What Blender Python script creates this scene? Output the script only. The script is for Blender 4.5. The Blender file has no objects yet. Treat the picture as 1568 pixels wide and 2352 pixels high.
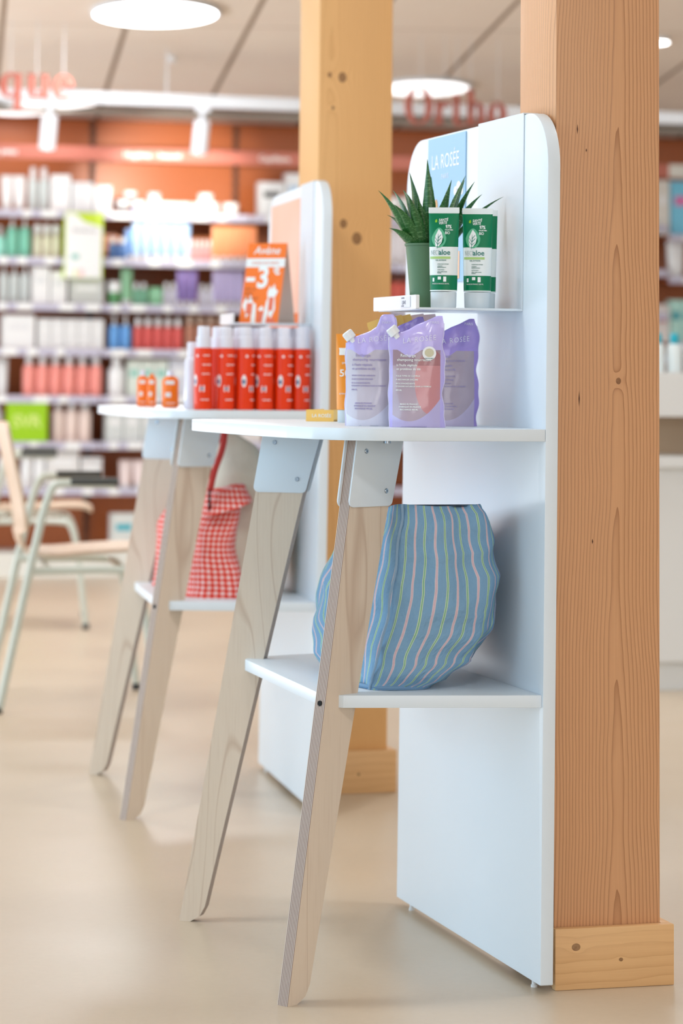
import bpy, bmesh, math, random
from mathutils import Vector, Matrix, noise
random.seed(7)
PI = math.pi
scene = bpy.context.scene
C = scene.collection

# ------------------------------------------------------------------ camera
F = 6568.0; PITCH = 0.0973; ROLL = 0.0100; YH = 848.0; CX = 784.0
CY = YH - F * math.tan(PITCH)
cam_loc = Vector((0, 0, 1.0))
fw = Vector((0, math.cos(PITCH), math.sin(PITCH))); up0 = Vector((0, -math.sin(PITCH), math.cos(PITCH))); rt0 = Vector((1, 0, 0))
rt = math.cos(ROLL) * rt0 + math.sin(ROLL) * up0
up = -math.sin(ROLL) * rt0 + math.cos(ROLL) * up0
cd = bpy.data.cameras.new('camera'); cam = bpy.data.objects.new('camera', cd); C.objects.link(cam)
M4 = Matrix((rt, up, -fw)).transposed().to_4x4(); M4.translation = cam_loc
cam.matrix_world = M4
cd.sensor_fit = 'AUTO'; cd.sensor_width = 36.0
cd.lens = F / 2352 * 36
cd.shift_x = 0.0
cd.shift_y = -(1176 - CY) / 2352
cd.clip_start = 0.05; cd.clip_end = 100
cd.dof.use_dof = True; cd.dof.focus_distance = 4.68; cd.dof.aperture_fstop = cd.lens / 23.0
scene.camera = cam

# ------------------------------------------------------------------ world, exposure, daylight
scene.view_settings.view_transform = 'Standard'; scene.view_settings.look = 'None'
scene.view_settings.gamma = 1.0; scene.view_settings.exposure = 0.02
w = bpy.data.worlds.new('world'); scene.world = w; w.use_nodes = True
bg = w.node_tree.nodes['Background']; bg.inputs[0].default_value = (0.93, 0.96, 1.0, 1); bg.inputs[1].default_value = 0.75

def area_light(name, loc, rot, sx, sy, energy, col, shape='RECTANGLE'):
    l = bpy.data.lights.new(name, 'AREA'); l.shape = shape; l.size = sx
    if shape == 'RECTANGLE': l.size_y = sy
    l.energy = energy; l.color = col
    o = bpy.data.objects.new(name, l); C.objects.link(o); o.location = loc; o.rotation_euler = rot
    return o
# daylight through the glazed shopfront on the left, and the window wall behind the camera
area_light('shopfront_daylight', (-5.2, 3.2, 1.55), (0, math.radians(-90), 0), 2.6, 8.0, 165, (0.42, 0.74, 1.0))
# added fill light low on the left, aimed upward to brighten the ceiling
area_light('added_ceiling_fill', (-4.6, 11.0, .35), (0, math.radians(-158), 0), 1.2, 9.0, 340, (0.86, 0.94, 1.0))
area_light('entrance_daylight', (2.2, -4.5, 1.9), (math.radians(90), 0, math.radians(8)), 6.0, 2.8, 135, (1.0, 0.97, 0.93))

# ------------------------------------------------------------------ helpers
def ray(x, y): return fw + rt * ((x - CX) / F) - up * ((y - CY) / F)
def on_plane(x, y, p0, n):
    r = ray(x, y); t = (Vector(p0) - cam_loc).dot(n) / r.dot(n); return cam_loc + r * t
def at(x, y, Y):
    r = ray(x, y); return cam_loc + r * (Y / r.y)

def tag(o, label=None, cat=None, group=None, kind=None):
    if label: o['label'] = label
    if cat: o['category'] = cat
    if group: o['group'] = group
    if kind: o['kind'] = kind
    return o
def empty(name, loc=(0, 0, 0), rz=0.0):
    o = bpy.data.objects.new(name, None); C.objects.link(o); o.location = loc; o.rotation_euler = (0, 0, rz)
    o.empty_display_size = 0.05
    return o
def thing(name, label, cat, loc=(0, 0, 0), rz=0.0, group=None):
    return tag(empty(name, loc, rz), label, cat, group)

class MB:
    """collects shapes, builds ONE mesh object"""
    def __init__(s): s.v = []; s.f = []; s.m = []; s.uv = {}
    def add(s, vs, fs, mi=0):
        b = len(s.v); s.v += [tuple(p) for p in vs]
        for f in fs: s.f.append([b + i for i in f]); s.m.append(mi)
        return s
    def box(s, x0, x1, y0, y1, z0, z1, mi=0):
        vs = [(x0, y0, z0), (x1, y0, z0), (x1, y1, z0), (x0, y1, z0), (x0, y0, z1), (x1, y0, z1), (x1, y1, z1), (x0, y1, z1)]
        return s.add(vs, [(0, 3, 2, 1), (4, 5, 6, 7), (0, 1, 5, 4), (1, 2, 6, 5), (2, 3, 7, 6), (3, 0, 4, 7)], mi)
    def prism(s, poly, to3, t0, t1, mi=0):
        """poly: 2D outline, to3(a,b,t)->3D, extruded from t0 to t1"""
        n = len(poly)
        vs = [to3(a, b, t0) for a, b in poly] + [to3(a, b, t1) for a, b in poly]
        fs = [tuple(range(n))[::-1], tuple(range(n, 2 * n))] + [(i, (i + 1) % n, n + (i + 1) % n, n + i) for i in range(n)]
        return s.add(vs, fs, mi)
    def loft(s, rings, mi=0, cap=True, mis=None):
        n = len(rings[0]); b = len(s.v)
        for r in rings: s.v += [tuple(p) for p in r]
        for k in range(len(rings) - 1):
            for i in range(n):
                j = (i + 1) % n
                s.f.append([b + k * n + i, b + k * n + j, b + (k + 1) * n + j, b + (k + 1) * n + i]); s.m.append(mis[k] if mis else mi)
        if cap:
            s.f.append([b + i for i in range(n)][::-1]); s.m.append(mis[0] if mis else mi)
            s.f.append([b + (len(rings) - 1) * n + i for i in range(n)]); s.m.append(mis[-1] if mis else mi)
        return s
    def lathe(s, prof, c=(0, 0, 0), n=20, mi=0, mis=None, sy=1.0):
        rings = [[(c[0] + r * math.cos(2 * PI * i / n), c[1] + sy * r * math.sin(2 * PI * i / n), c[2] + z) for i in range(n)] for r, z in prof]
        return s.loft(rings, mi, True, mis)
    def tube(s, pts, r, n=8, mi=0):
        pts = [Vector(p) for p in pts]; rings = []
        for i, p in enumerate(pts):
            a = pts[max(i - 1, 0)]; b = pts[min(i + 1, len(pts) - 1)]; d = (b - a).normalized()
            q = d.to_track_quat('Z', 'Y'); rr = r[i] if isinstance(r, (list, tuple)) else r
            rings.append((q, p, rr))
        q0 = rings[0][0]; R = []
        x = q0 @ Vector((1, 0, 0))
        for q, p, rr in rings:
            d = q @ Vector((0, 0, 1)); x = (x - d * x.dot(d)).normalized(); y = d.cross(x)
            R.append([p + x * rr * math.cos(2 * PI * k / n) + y * rr * math.sin(2 * PI * k / n) for k in range(n)])
        return s.loft(R, mi)
    def patch(s, x0, x1, y0, y1, fn, h=.0002, n=14, mi=0):
        vs = []; 
        for i in range(n + 1):
            x = x0 + (x1 - x0) * i / n; vs += [fn(x, y0, h), fn(x, y1, h)]
        return s.add(vs, [(2 * i, 2 * i + 2, 2 * i + 3, 2 * i + 1) for i in range(n)], mi)
    def mesh(s, name, mats, smooth=False, bevel=0, seg=2, angle=35):
        me = bpy.data.meshes.new(name)
        me.from_pydata(s.v, [], s.f)
        for m in (mats if isinstance(mats, (list, tuple)) else [mats]): me.materials.append(m)
        for p, mi in zip(me.polygons, s.m): p.material_index = mi
        bm = bmesh.new(); bm.from_mesh(me)
        bmesh.ops.recalc_face_normals(bm, faces=bm.faces)
        if bevel:
            es = [e for e in bm.edges if len(e.link_faces) == 2 and e.calc_face_angle(0) > math.radians(30)]
            bmesh.ops.bevel(bm, geom=es, offset=bevel, segments=seg, profile=0.6, affect='EDGES', clamp_overlap=True)
        if smooth:
            for f in bm.faces: f.smooth = True
            for e in bm.edges:
                if len(e.link_faces) == 2 and e.calc_face_angle(0) > math.radians(angle): e.smooth = False
        bm.to_mesh(me); bm.free(); me.update()
        return me
    def build(s, name, mats, parent=None, loc=None, rz=None, **k):
        o = bpy.data.objects.new(name, s.mesh(name, mats, **k)); C.objects.link(o)
        if parent: o.parent = parent
        if loc is not None: o.location = loc
        if rz is not None: o.rotation_euler = (0, 0, rz)
        return o

def roundpoly(pts, rad, seg=6):
    """round the corners of a 2D polygon; rad: number or list"""
    out = []; n = len(pts)
    for i in range(n):
        r = rad[i] if isinstance(rad, (list, tuple)) else rad
        p = Vector(pts[i]); a = Vector(pts[i - 1]); b = Vector(pts[(i + 1) % n])
        if r <= 0: out.append(tuple(p)); continue
        da = (a - p).normalized(); db = (b - p).normalized()
        ang = math.acos(max(-1, min(1, da.dot(db)))); d = r / math.tan(ang / 2)
        d = min(d, (a - p).length * .49, (b - p).length * .49); r = d * math.tan(ang / 2)
        c = p + (da + db).normalized() * (r / math.sin(ang / 2))
        s0 = p + da * d - c; s1 = p + db * d - c
        a0 = math.atan2(s0.y, s0.x); a1 = math.atan2(s1.y, s1.x)
        dd = (a1 - a0 + PI) % (2 * PI) - PI
        for k in range(seg + 1):
            t = a0 + dd * k / seg; out.append((c.x + r * math.cos(t), c.y + r * math.sin(t)))
    return out

def smooth_path(pts, it=3):
    pts = [Vector(p) for p in pts]
    for _ in range(it):
        q = [pts[0]]
        for a, b in zip(pts, pts[1:]): q += [a * .75 + b * .25, a * .25 + b * .75]
        q.append(pts[-1]); pts = q
    return pts

_tc = {}
def text_polys(s, size, align='LEFT', bold=0.0, shear=0.0, spacing=1.0, depth=0.0002):
    key = (s, size, align, bold, shear, spacing, depth)
    if key in _tc: return _tc[key]
    cu = bpy.data.curves.new('t', 'FONT'); cu.body = s; cu.size = size; cu.align_x = align; cu.offset = bold; cu.shear = shear
    cu.space_character = spacing; cu.resolution_u = 3; cu.extrude = depth
    ob = bpy.data.objects.new('t', cu); C.objects.link(ob)
    bpy.context.view_layer.update()
    me = bpy.data.meshes.new_from_object(ob.evaluated_get(bpy.context.evaluated_depsgraph_get()))
    r = ([tuple(v.co) for v in me.vertices], [tuple(p.vertices) for p in me.polygons])
    bpy.data.objects.remove(ob); bpy.data.curves.remove(cu); bpy.data.meshes.remove(me)
    _tc[key] = r; return r
def put_text(mb, s, size, fn, mi=0, **k):
    """fn(x,y,h)->3D for text plane coordinates x right, y up, h towards viewer"""
    vs, fs = text_polys(s, size, **k)
    mb.add([fn(x, y, h) for x, y, h in vs], fs, mi)

# ------------------------------------------------------------------ materials
def rgb(r, g, b):
    def l(c):
        c /= 255.0
        return c / 12.92 if c <= .04045 else ((c + .055) / 1.055) ** 2.4
    return (l(r), l(g), l(b), 1)
_mc = {}
def mat(name, col, rough=.5, metal=0, emit=0, spec=.5, alpha=1, coat=0, trans=0, emitcol=None):
    if name in _mc: return _mc[name]
    m = bpy.data.materials.new(name); m.use_nodes = True; b = m.node_tree.nodes['Principled BSDF']
    b.inputs['Base Color'].default_value = col; b.inputs['Roughness'].default_value = rough; b.inputs['Metallic'].default_value = metal
    b.inputs['Specular IOR Level'].default_value = spec; b.inputs['Alpha'].default_value = alpha
    b.inputs['Coat Weight'].default_value = coat; b.inputs['Transmission Weight'].default_value = trans
    if emit:
        b.inputs['Emission Color'].default_value = emitcol or col; b.inputs['Emission Strength'].default_value = emit
    _mc[name] = m; return m
class NT:
    def __init__(s, name, rough=.5, spec=.5):
        s.mat = bpy.data.materials.new(name); s.mat.use_nodes = True; s.t = s.mat.node_tree
        s.b = s.t.nodes['Principled BSDF']; s.b.inputs['Roughness'].default_value = rough; s.b.inputs['Specular IOR Level'].default_value = spec
    def n(s, ty, **k):
        x = s.t.nodes.new(ty)
        for a, v in k.items(): setattr(x, a, v)
        return x
    def l(s, a, b): s.t.links.new(a, b)
    def val(s, sock, v):
        if hasattr(v, 'is_linked') or isinstance(v, bpy.types.NodeSocket): s.l(v, sock)
        else: sock.default_value = v
    def math(s, op, a, b=None, c=None, clamp=False):
        x = s.n('ShaderNodeMath', operation=op); x.use_clamp = clamp
        s.val(x.inputs[0], a)
        if b is not None: s.val(x.inputs[1], b)
        if c is not None: s.val(x.inputs[2], c)
        return x.outputs[0]
    def coord(s, which='Object'): return s.n('ShaderNodeTexCoord').outputs[which]
    def sep(s, v):
        x = s.n('ShaderNodeSeparateXYZ'); s.l(v, x.inputs[0]); return x.outputs
    def comb(s, x, y, z):
        c = s.n('ShaderNodeCombineXYZ')
        for i, v in enumerate((x, y, z)): s.val(c.inputs[i], v)
        return c.outputs[0]
    def noise(s, vec, scale, detail=3, rough=.5, col=False):
        x = s.n('ShaderNodeTexNoise'); s.l(vec, x.inputs['Vector']); x.inputs['Scale'].default_value = scale
        x.inputs['Detail'].default_value = detail; x.inputs['Roughness'].default_value = rough
        return x.outputs['Color' if col else 'Fac']
    def mapping(s, vec, scale=(1, 1, 1), loc=(0, 0, 0), rot=(0, 0, 0)):
        x = s.n('ShaderNodeMapping'); s.l(vec, x.inputs[0]); x.inputs['Scale'].default_value = scale; x.inputs['Location'].default_value = loc
        x.inputs['Rotation'].default_value = rot
        return x.outputs[0]
    def ramp(s, fac, stops, interp='LINEAR'):
        x = s.n('ShaderNodeValToRGB'); s.val(x.inputs[0], fac); r = x.color_ramp; r.interpolation = interp
        while len(r.elements) < len(stops): r.elements.new(0.5)
        for e, (p, c) in zip(r.elements, stops): e.position = p; e.color = c
        return x.outputs[0]
    def mix(s, fac, a, b, blend='MIX'):
        x = s.n('ShaderNodeMix', data_type='RGBA', blend_type=blend)
        s.val(x.inputs[0], fac); s.val(x.inputs[6], a); s.val(x.inputs[7], b); return x.outputs[2]
    def base(s, c): s.l(c, s.b.inputs['Base Color']) if isinstance(c, bpy.types.NodeSocket) else setattr(s.b.inputs['Base Color'], 'default_value', c)
    def bump(s, h, strength=.3, dist=.01):
        x = s.n('ShaderNodeBump'); s.l(h, x.inputs['Height']); x.inputs['Strength'].default_value = strength; x.inputs['Distance'].default_value = dist
        s.l(x.outputs[0], s.b.inputs['Normal'])

def spruce(name, light, dark, ring=.0075, x0=0.09, d0=-.03, zoff=0., knots=(), contrast=1., warp=.012, zs=1.1, taper=0., horiz=False):
    """sawn softwood, grain along z; coordinates in metres; knots: (x, z, r) on the front face"""
    t = NT(name, rough=.42, spec=.35); o = t.coord(); x, y, z = t.sep(o)
    if horiz: o = t.comb(z, y, x); x, z = z, x
    lo = t.mapping(o, scale=(1.2, 1.2, zs), loc=(3.1 + zoff, 1.7, zoff)); n1 = t.noise(lo, 1.0, 2, .5)
    lo2 = t.mapping(o, scale=(5, 5, 2.2), loc=(zoff, 5, 2 + zoff)); n2 = t.noise(lo2, 1.0, 2, .5)
    xx = t.math('SUBTRACT', x, x0); yy = t.math('SUBTRACT', y, d0)
    xx = t.math('ADD', xx, t.math('MULTIPLY', t.math('SUBTRACT', n2, .5), .03))
    r = t.math('SQRT', t.math('ADD', t.math('MULTIPLY', xx, xx), t.math('MULTIPLY', yy, yy)))
    r = t.math('ADD', r, t.math('MULTIPLY', t.math('SUBTRACT', n1, .5), warp * 5))
    n3 = t.noise(t.mapping(o, scale=(22, 22, 5), loc=(1, zoff, 4)), 1.0, 3, .6); r = t.math('ADD', r, t.math('MULTIPLY', t.math('SUBTRACT', n3, .5), ring * .9))
    if taper: r = t.math('ADD', r, t.math('MULTIPLY', z, taper))
    kn_mask = None
    for kx, kz, kr in knots:
        dx = t.math('SUBTRACT', x, kx); dz = t.math('MULTIPLY', t.math('SUBTRACT', z, kz), .8)
        dd = t.math('SQRT', t.math('ADD', t.math('MULTIPLY', dx, dx), t.math('MULTIPLY', dz, dz)))
        g = t.math('POWER', 2.718, t.math('MULTIPLY', t.math('POWER', t.math('DIVIDE', dd, kr * 2.6), 2), -1))
        r = t.math('ADD', r, t.math('MULTIPLY', g, kr * 1.3))
        km = t.math('LESS_THAN', dd, kr) if kn_mask is None else t.math('MAXIMUM', kn_mask, t.math('LESS_THAN', dd, kr))
        kn_mask = km
    ph = t.math('FRACT', t.math('DIVIDE', r, ring))
    ln = t.math('POWER', ph, 5.0)
    fib = t.noise(t.mapping(o, scale=(300, 300, 6)), 1.0, 2, .6)
    tone = t.noise(t.mapping(o, scale=(6, 6, .9), loc=(9, 2, zoff)), 1.0, 2, .5)
    c = t.mix(t.math('MULTIPLY', ln, .80 * contrast), light, dark)
    c = t.mix(t.math('MULTIPLY', t.math('SUBTRACT', fib, .35, clamp=True), .35), c, dark)
    c = t.mix(t.math('MULTIPLY', t.math('SUBTRACT', tone, .45, clamp=True), .8), c, tuple(a * .8 for a in light[:3]) + (1,))
    if kn_mask is not None:
        kn = t.noise(o, 160, 3); c = t.mix(t.math('MULTIPLY', kn_mask, t.math('ADD', t.math('MULTIPLY', kn, .5), .45)), c, rgb(96, 56, 26))
    t.base(c); t.bump(t.math('MULTIPLY', ln, -1), .25, .002)
    return t.mat

def birch_face(name, a, b, c3):
    t = NT(name, rough=.45, spec=.35); o = t.coord('Object')
    lo = t.mapping(o, scale=(7, 7, 1.15)); n = t.noise(lo, 1.0, 1.5, .5)
    x, y, z = t.sep(o)
    r = t.math('ADD', t.math('MULTIPLY', n, 1.0), t.math('MULTIPLY', x, 2.0))
    ph = t.math('FRACT', t.math('MULTIPLY', r, 9.0))
    ln = t.math('MULTIPLY', t.math('SUBTRACT', 1.0, t.math('MULTIPLY', t.math('ABSOLUTE', t.math('SUBTRACT', ph, .5)), 17.0), clamp=True), 1.0, clamp=True)
    tone = t.noise(t.mapping(o, scale=(12, 12, 2)), 1.0, 3, .6)
    cc = t.mix(tone, a, b); cc = t.mix(t.math('MULTIPLY', ln, .46), cc, c3)
    fib = t.noise(t.mapping(o, scale=(250, 250, 12)), 1.0, 2)
    cc = t.mix(t.math('MULTIPLY', t.math('SUBTRACT', fib, .5, clamp=True), .5), cc, c3)
    t.base(cc); return t.mat

def ply_edge():
    t = NT('plywood_edge_layers', rough=.55); g = t.n('ShaderNodeUVMap'); x, y, z = t.sep(g.outputs[0])
    n = t.noise(t.mapping(g.outputs[0], scale=(300, 20, 1)), 1.0, 3, .6)
    ph = t.math('FRACT', t.math('MULTIPLY', x, 7.0))
    dk = t.math('GREATER_THAN', ph, .5)
    a = t.mix(n, rgb(222, 208, 196), rgb(176, 156, 142)); b = t.mix(n, rgb(142, 112, 96), rgb(98, 72, 60))
    t.base(t.mix(dk, a, b)); return t.mat

M = {}
M['white'] = mat('white_laminate', rgb(222, 232, 240), .38)  # cool skylight tint put into the colour of the white laminate
M['metal_white'] = mat('white_powder_coated_steel', rgb(220, 230, 238), .35)
M['white_plastic'] = mat('white_plastic', rgb(236, 238, 240), .3)
M['chrome'] = mat('zinc_screw', rgb(170, 180, 190), .25, metal=1)
M['black'] = mat('black_plastic', rgb(38, 38, 38), .5)
M['dark'] = mat('dark_hole', rgb(12, 10, 10), .8)
M['green_text'] = mat('teal_print', rgb(10, 110, 92), .4)
M['print_white'] = mat('white_print', rgb(240, 244, 244), .4)
M['print_grey'] = mat('grey_print', rgb(140, 140, 152), .5)
M['col_near'] = spruce('near_column_spruce', rgb(215, 163, 120), rgb(146, 94, 58), ring=.0058, x0=.112, d0=-.016, zoff=.0, contrast=.95, warp=.0042, zs=1.6, taper=.016, knots=((.112, .985, .0045),))
M['col_far'] = spruce('far_column_spruce', rgb(230, 180, 120), rgb(190, 134, 76), ring=.008, x0=.03, d0=-.03, zoff=4., contrast=.5, warp=.004, taper=.02,
                      knots=((.058, 1.705, .010), (.026, 1.71, .005), (.035, 1.63, .004), (.064, 1.35, .009), (.098, 1.315, .012)))
M['plinth_wood'] = spruce('column_plinth_spruce', rgb(226, 182, 130), rgb(186, 134, 86), ring=.016, x0=.06, d0=-.03, zoff=8., contrast=.4, warp=.006, horiz=True, knots=((.068, .032, .006), (.045, .11, .003)))
M['birch'] = birch_face('birch_plywood_face', rgb(224, 207, 189), rgb(212, 194, 173), rgb(176, 144, 120))
M['ply_edge'] = ply_edge()

def build_floor_mat():
    t = NT('beige_vinyl_floor', rough=.33, spec=.45); o = t.coord()
    n = t.noise(o, .9, 4, .55); n2 = t.noise(o, 60, 3, .7)
    c = t.mix(n, rgb(212, 194, 170), rgb(190, 175, 155)); c = t.mix(t.math('MULTIPLY', n2, .3), c, rgb(172, 152, 128)); t.base(c)
    rr = t.math('ADD', t.math('MULTIPLY', t.noise(o, 2.5, 3), .2), .24); t.l(rr, t.b.inputs['Roughness']); return t.mat
def build_ceiling_mat():
    # wood-wool boards with dark joints, joints run along local y
    t = NT('wood_wool_ceiling_board', rough=.95, spec=.1); o = t.coord(); x, y, z = t.sep(o)
    n = t.noise(o, 90, 4, .7); n2 = t.noise(o, 5, 3, .6)
    c = t.mix(n, rgb(244, 238, 230), rgb(220, 208, 194)); c = t.mix(t.math('MULTIPLY', n2, .35), c, rgb(222, 198, 186))
    def joint(v, per, off, wd):
        f = t.math('FRACT', t.math('DIVIDE', t.math('ADD', v, off), per)); return t.math('LESS_THAN', f, wd / per)
    j1 = joint(x, .515, 100 * .515 + .095, .022); j2 = joint(y, 2.0, 200.75, .012)
    t.base(t.mix(t.math('MAXIMUM', t.math('MULTIPLY', j1, .85), t.math('MULTIPLY', j2, .5)), c, rgb(128, 104, 80)))
    t.bump(n, .5, .01); return t.mat
M['floor'] = build_floor_mat(); M['ceiling'] = build_ceiling_mat()

# ------------------------------------------------------------------ frames of reference
class Frame:
    """u runs along the panel away from the camera, v outwards on the table side"""
    def __init__(s, x, y, t):
        s.o = Vector((x, y, 0)); s.t = t; s.U = Vector((-math.sin(t), math.cos(t), 0)); s.V = Vector((-math.cos(t), -math.sin(t), 0)); s.rz = t + PI
    def w(s, u, v, z=0.): return s.o + s.U * u + s.V * v + Vector((0, 0, z))
    def L(s, u, v, z): return (v, -u, z)
NU = Frame(.33437, 4.72511, .27262)
FU = Frame(-.0484, 6.5312, .18037)
WA = .2735
We = Vector((math.cos(WA), math.sin(WA), 0)); Wn = Vector((math.sin(WA), -math.cos(WA), 0)); Wo = Vector((0, 14.165, 0))
def wallp(s, d, z): return Wo + We * s + Wn * d + Vector((0, 0, z))
def wall_px(px, py, d):
    p = on_plane(px, py, Wo + Wn * d, Wn); return (p - Wo).dot(We), p.z

# ------------------------------------------------------------------ room
fl = MB().box(-9, 9, -6, 24, -.1, 0).build('floor', M['floor']); tag(fl, kind='structure')
# ceiling slopes gently down to the shelving wall
def ceil_z(d): return 2.235 + .08 * (d + .4)
cz = MB()
a, b = -9., 12.
d0, d1 = -.6, 21.
L = math.hypot(d1 - d0, .08 * (d1 - d0))
cz.add([(a, -0.0, 0), (b, -0.0, 0), (b, -L, 0), (a, -L, 0), (a, 0, .1), (b, 0, .1), (b, -L, .1), (a, -L, .1)],
       [(0, 1, 2, 3), (7, 6, 5, 4), (0, 4, 5, 1), (1, 5, 6, 2), (2, 6, 7, 3), (3, 7, 4, 0)])
# joints run a little askew to the wall: geometry in its own turned frame
ce = cz.build('ceiling', M['ceiling']); tag(ce, kind='structure')
jr = math.radians(8.0)
ce.data.transform(Matrix.Rotation(jr, 4, 'Z')); 
ce.matrix_world = Matrix.Translation(wallp(0, d0, ceil_z(d0))) @ Matrix.Rotation(WA, 4, 'Z') @ Matrix.Rotation(-math.atan(.08), 4, 'X') @ Matrix.Rotation(-jr, 4, 'Z')
M['brown'] = mat('orange_brown_panel', rgb(176, 98, 54), .5)
bw = MB().box(-7.5, 7.5, 0, .12, 0, 2.24).build('wall_back', M['brown'], loc=wallp(0, -.42, 0), rz=WA); tag(bw, kind='structure')
M['wall_paint'] = mat('white_wall_paint', rgb(225, 222, 216), .8)
rw = MB().box(6.6, 6.75, -6, 12.2, 0, 3.6).build('wall_right', M['wall_paint']); tag(rw, kind='structure')

# ------------------------------------------------------------------ timber columns
def column(name, label, frame, u0, v0, wv, wu, m, ub, blk, ht=3.0, marks=()):
    r = thing(name, label, 'column', frame.w(u0, v0, 0), frame.rz + PI)     # local x = -v (to the right), local y = +u (away)
    MB().box(0, wv, 0, wu, .0, ht).build('post', m, r, bevel=.003, seg=2, smooth=True)
    b0, b1, bh = blk; t = ub
    # four skirting boards around the foot
    def board(x0, x1, y0, y1, tilt=0):
        MB().box(x0, x1, y0, y1, .0, bh).build('skirting_board', M['plinth_wood'], r, bevel=.0025, smooth=True)
    board(b0, b1, -t, -.0005); board(wv + .0005, b1, .0, wu + t)
    board(.0, wv, wu + .0005, wu + t)
    for mx, mz, mh in marks:
        MB().prism([(mx - .0009, mz), (mx, mz - mh), (mx + .0011, mz), (mx, mz + mh)], lambda a, b, t: (a, t, b), -.0006, -.0001).build('resin_pocket', mat('resin_pocket', rgb(70, 36, 16), .7), r)
    return r
column('timber_column', 'large squared timber column right beside the nearer white display stand', NU, .040, -.0375, .186, .184, M['col_near'], .018, (-.004, .2035, .098), marks=((.038, 1.405, .008), (.042, .955, .012), (.054, 1.37, .003), (.066, .72, .004)))
column('timber_column', 'squared timber column with dark knots behind the farther white display stand', Frame(.0022, 6.884, .2726), .02, .0525, .185, .186, M['col_far'], .018, (-.018, .204, .10))

# ------------------------------------------------------------------ display stands
TILT = .007; PH = 1.434; TH = .022
def screw_head(parent, frame, p, n, r=.004, m=None, name='bolt'):
    n = Vector(n).normalized(); q = n.to_track_quat('Z', 'Y'); mb = MB(); R = []
    for rr, h in ((r, 0), (r, .0012), (r * .8, .0022), (r * .35, .0022), (r * .3, .001)):
        R.append([Vector(p) + q @ Vector((rr * math.cos(2 * PI * k / 12), rr * math.sin(2 * PI * k / 12), h)) for k in range(12)])
    mb.loft(R); return mb.build(name, m or M['chrome'], parent, smooth=True)

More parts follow.
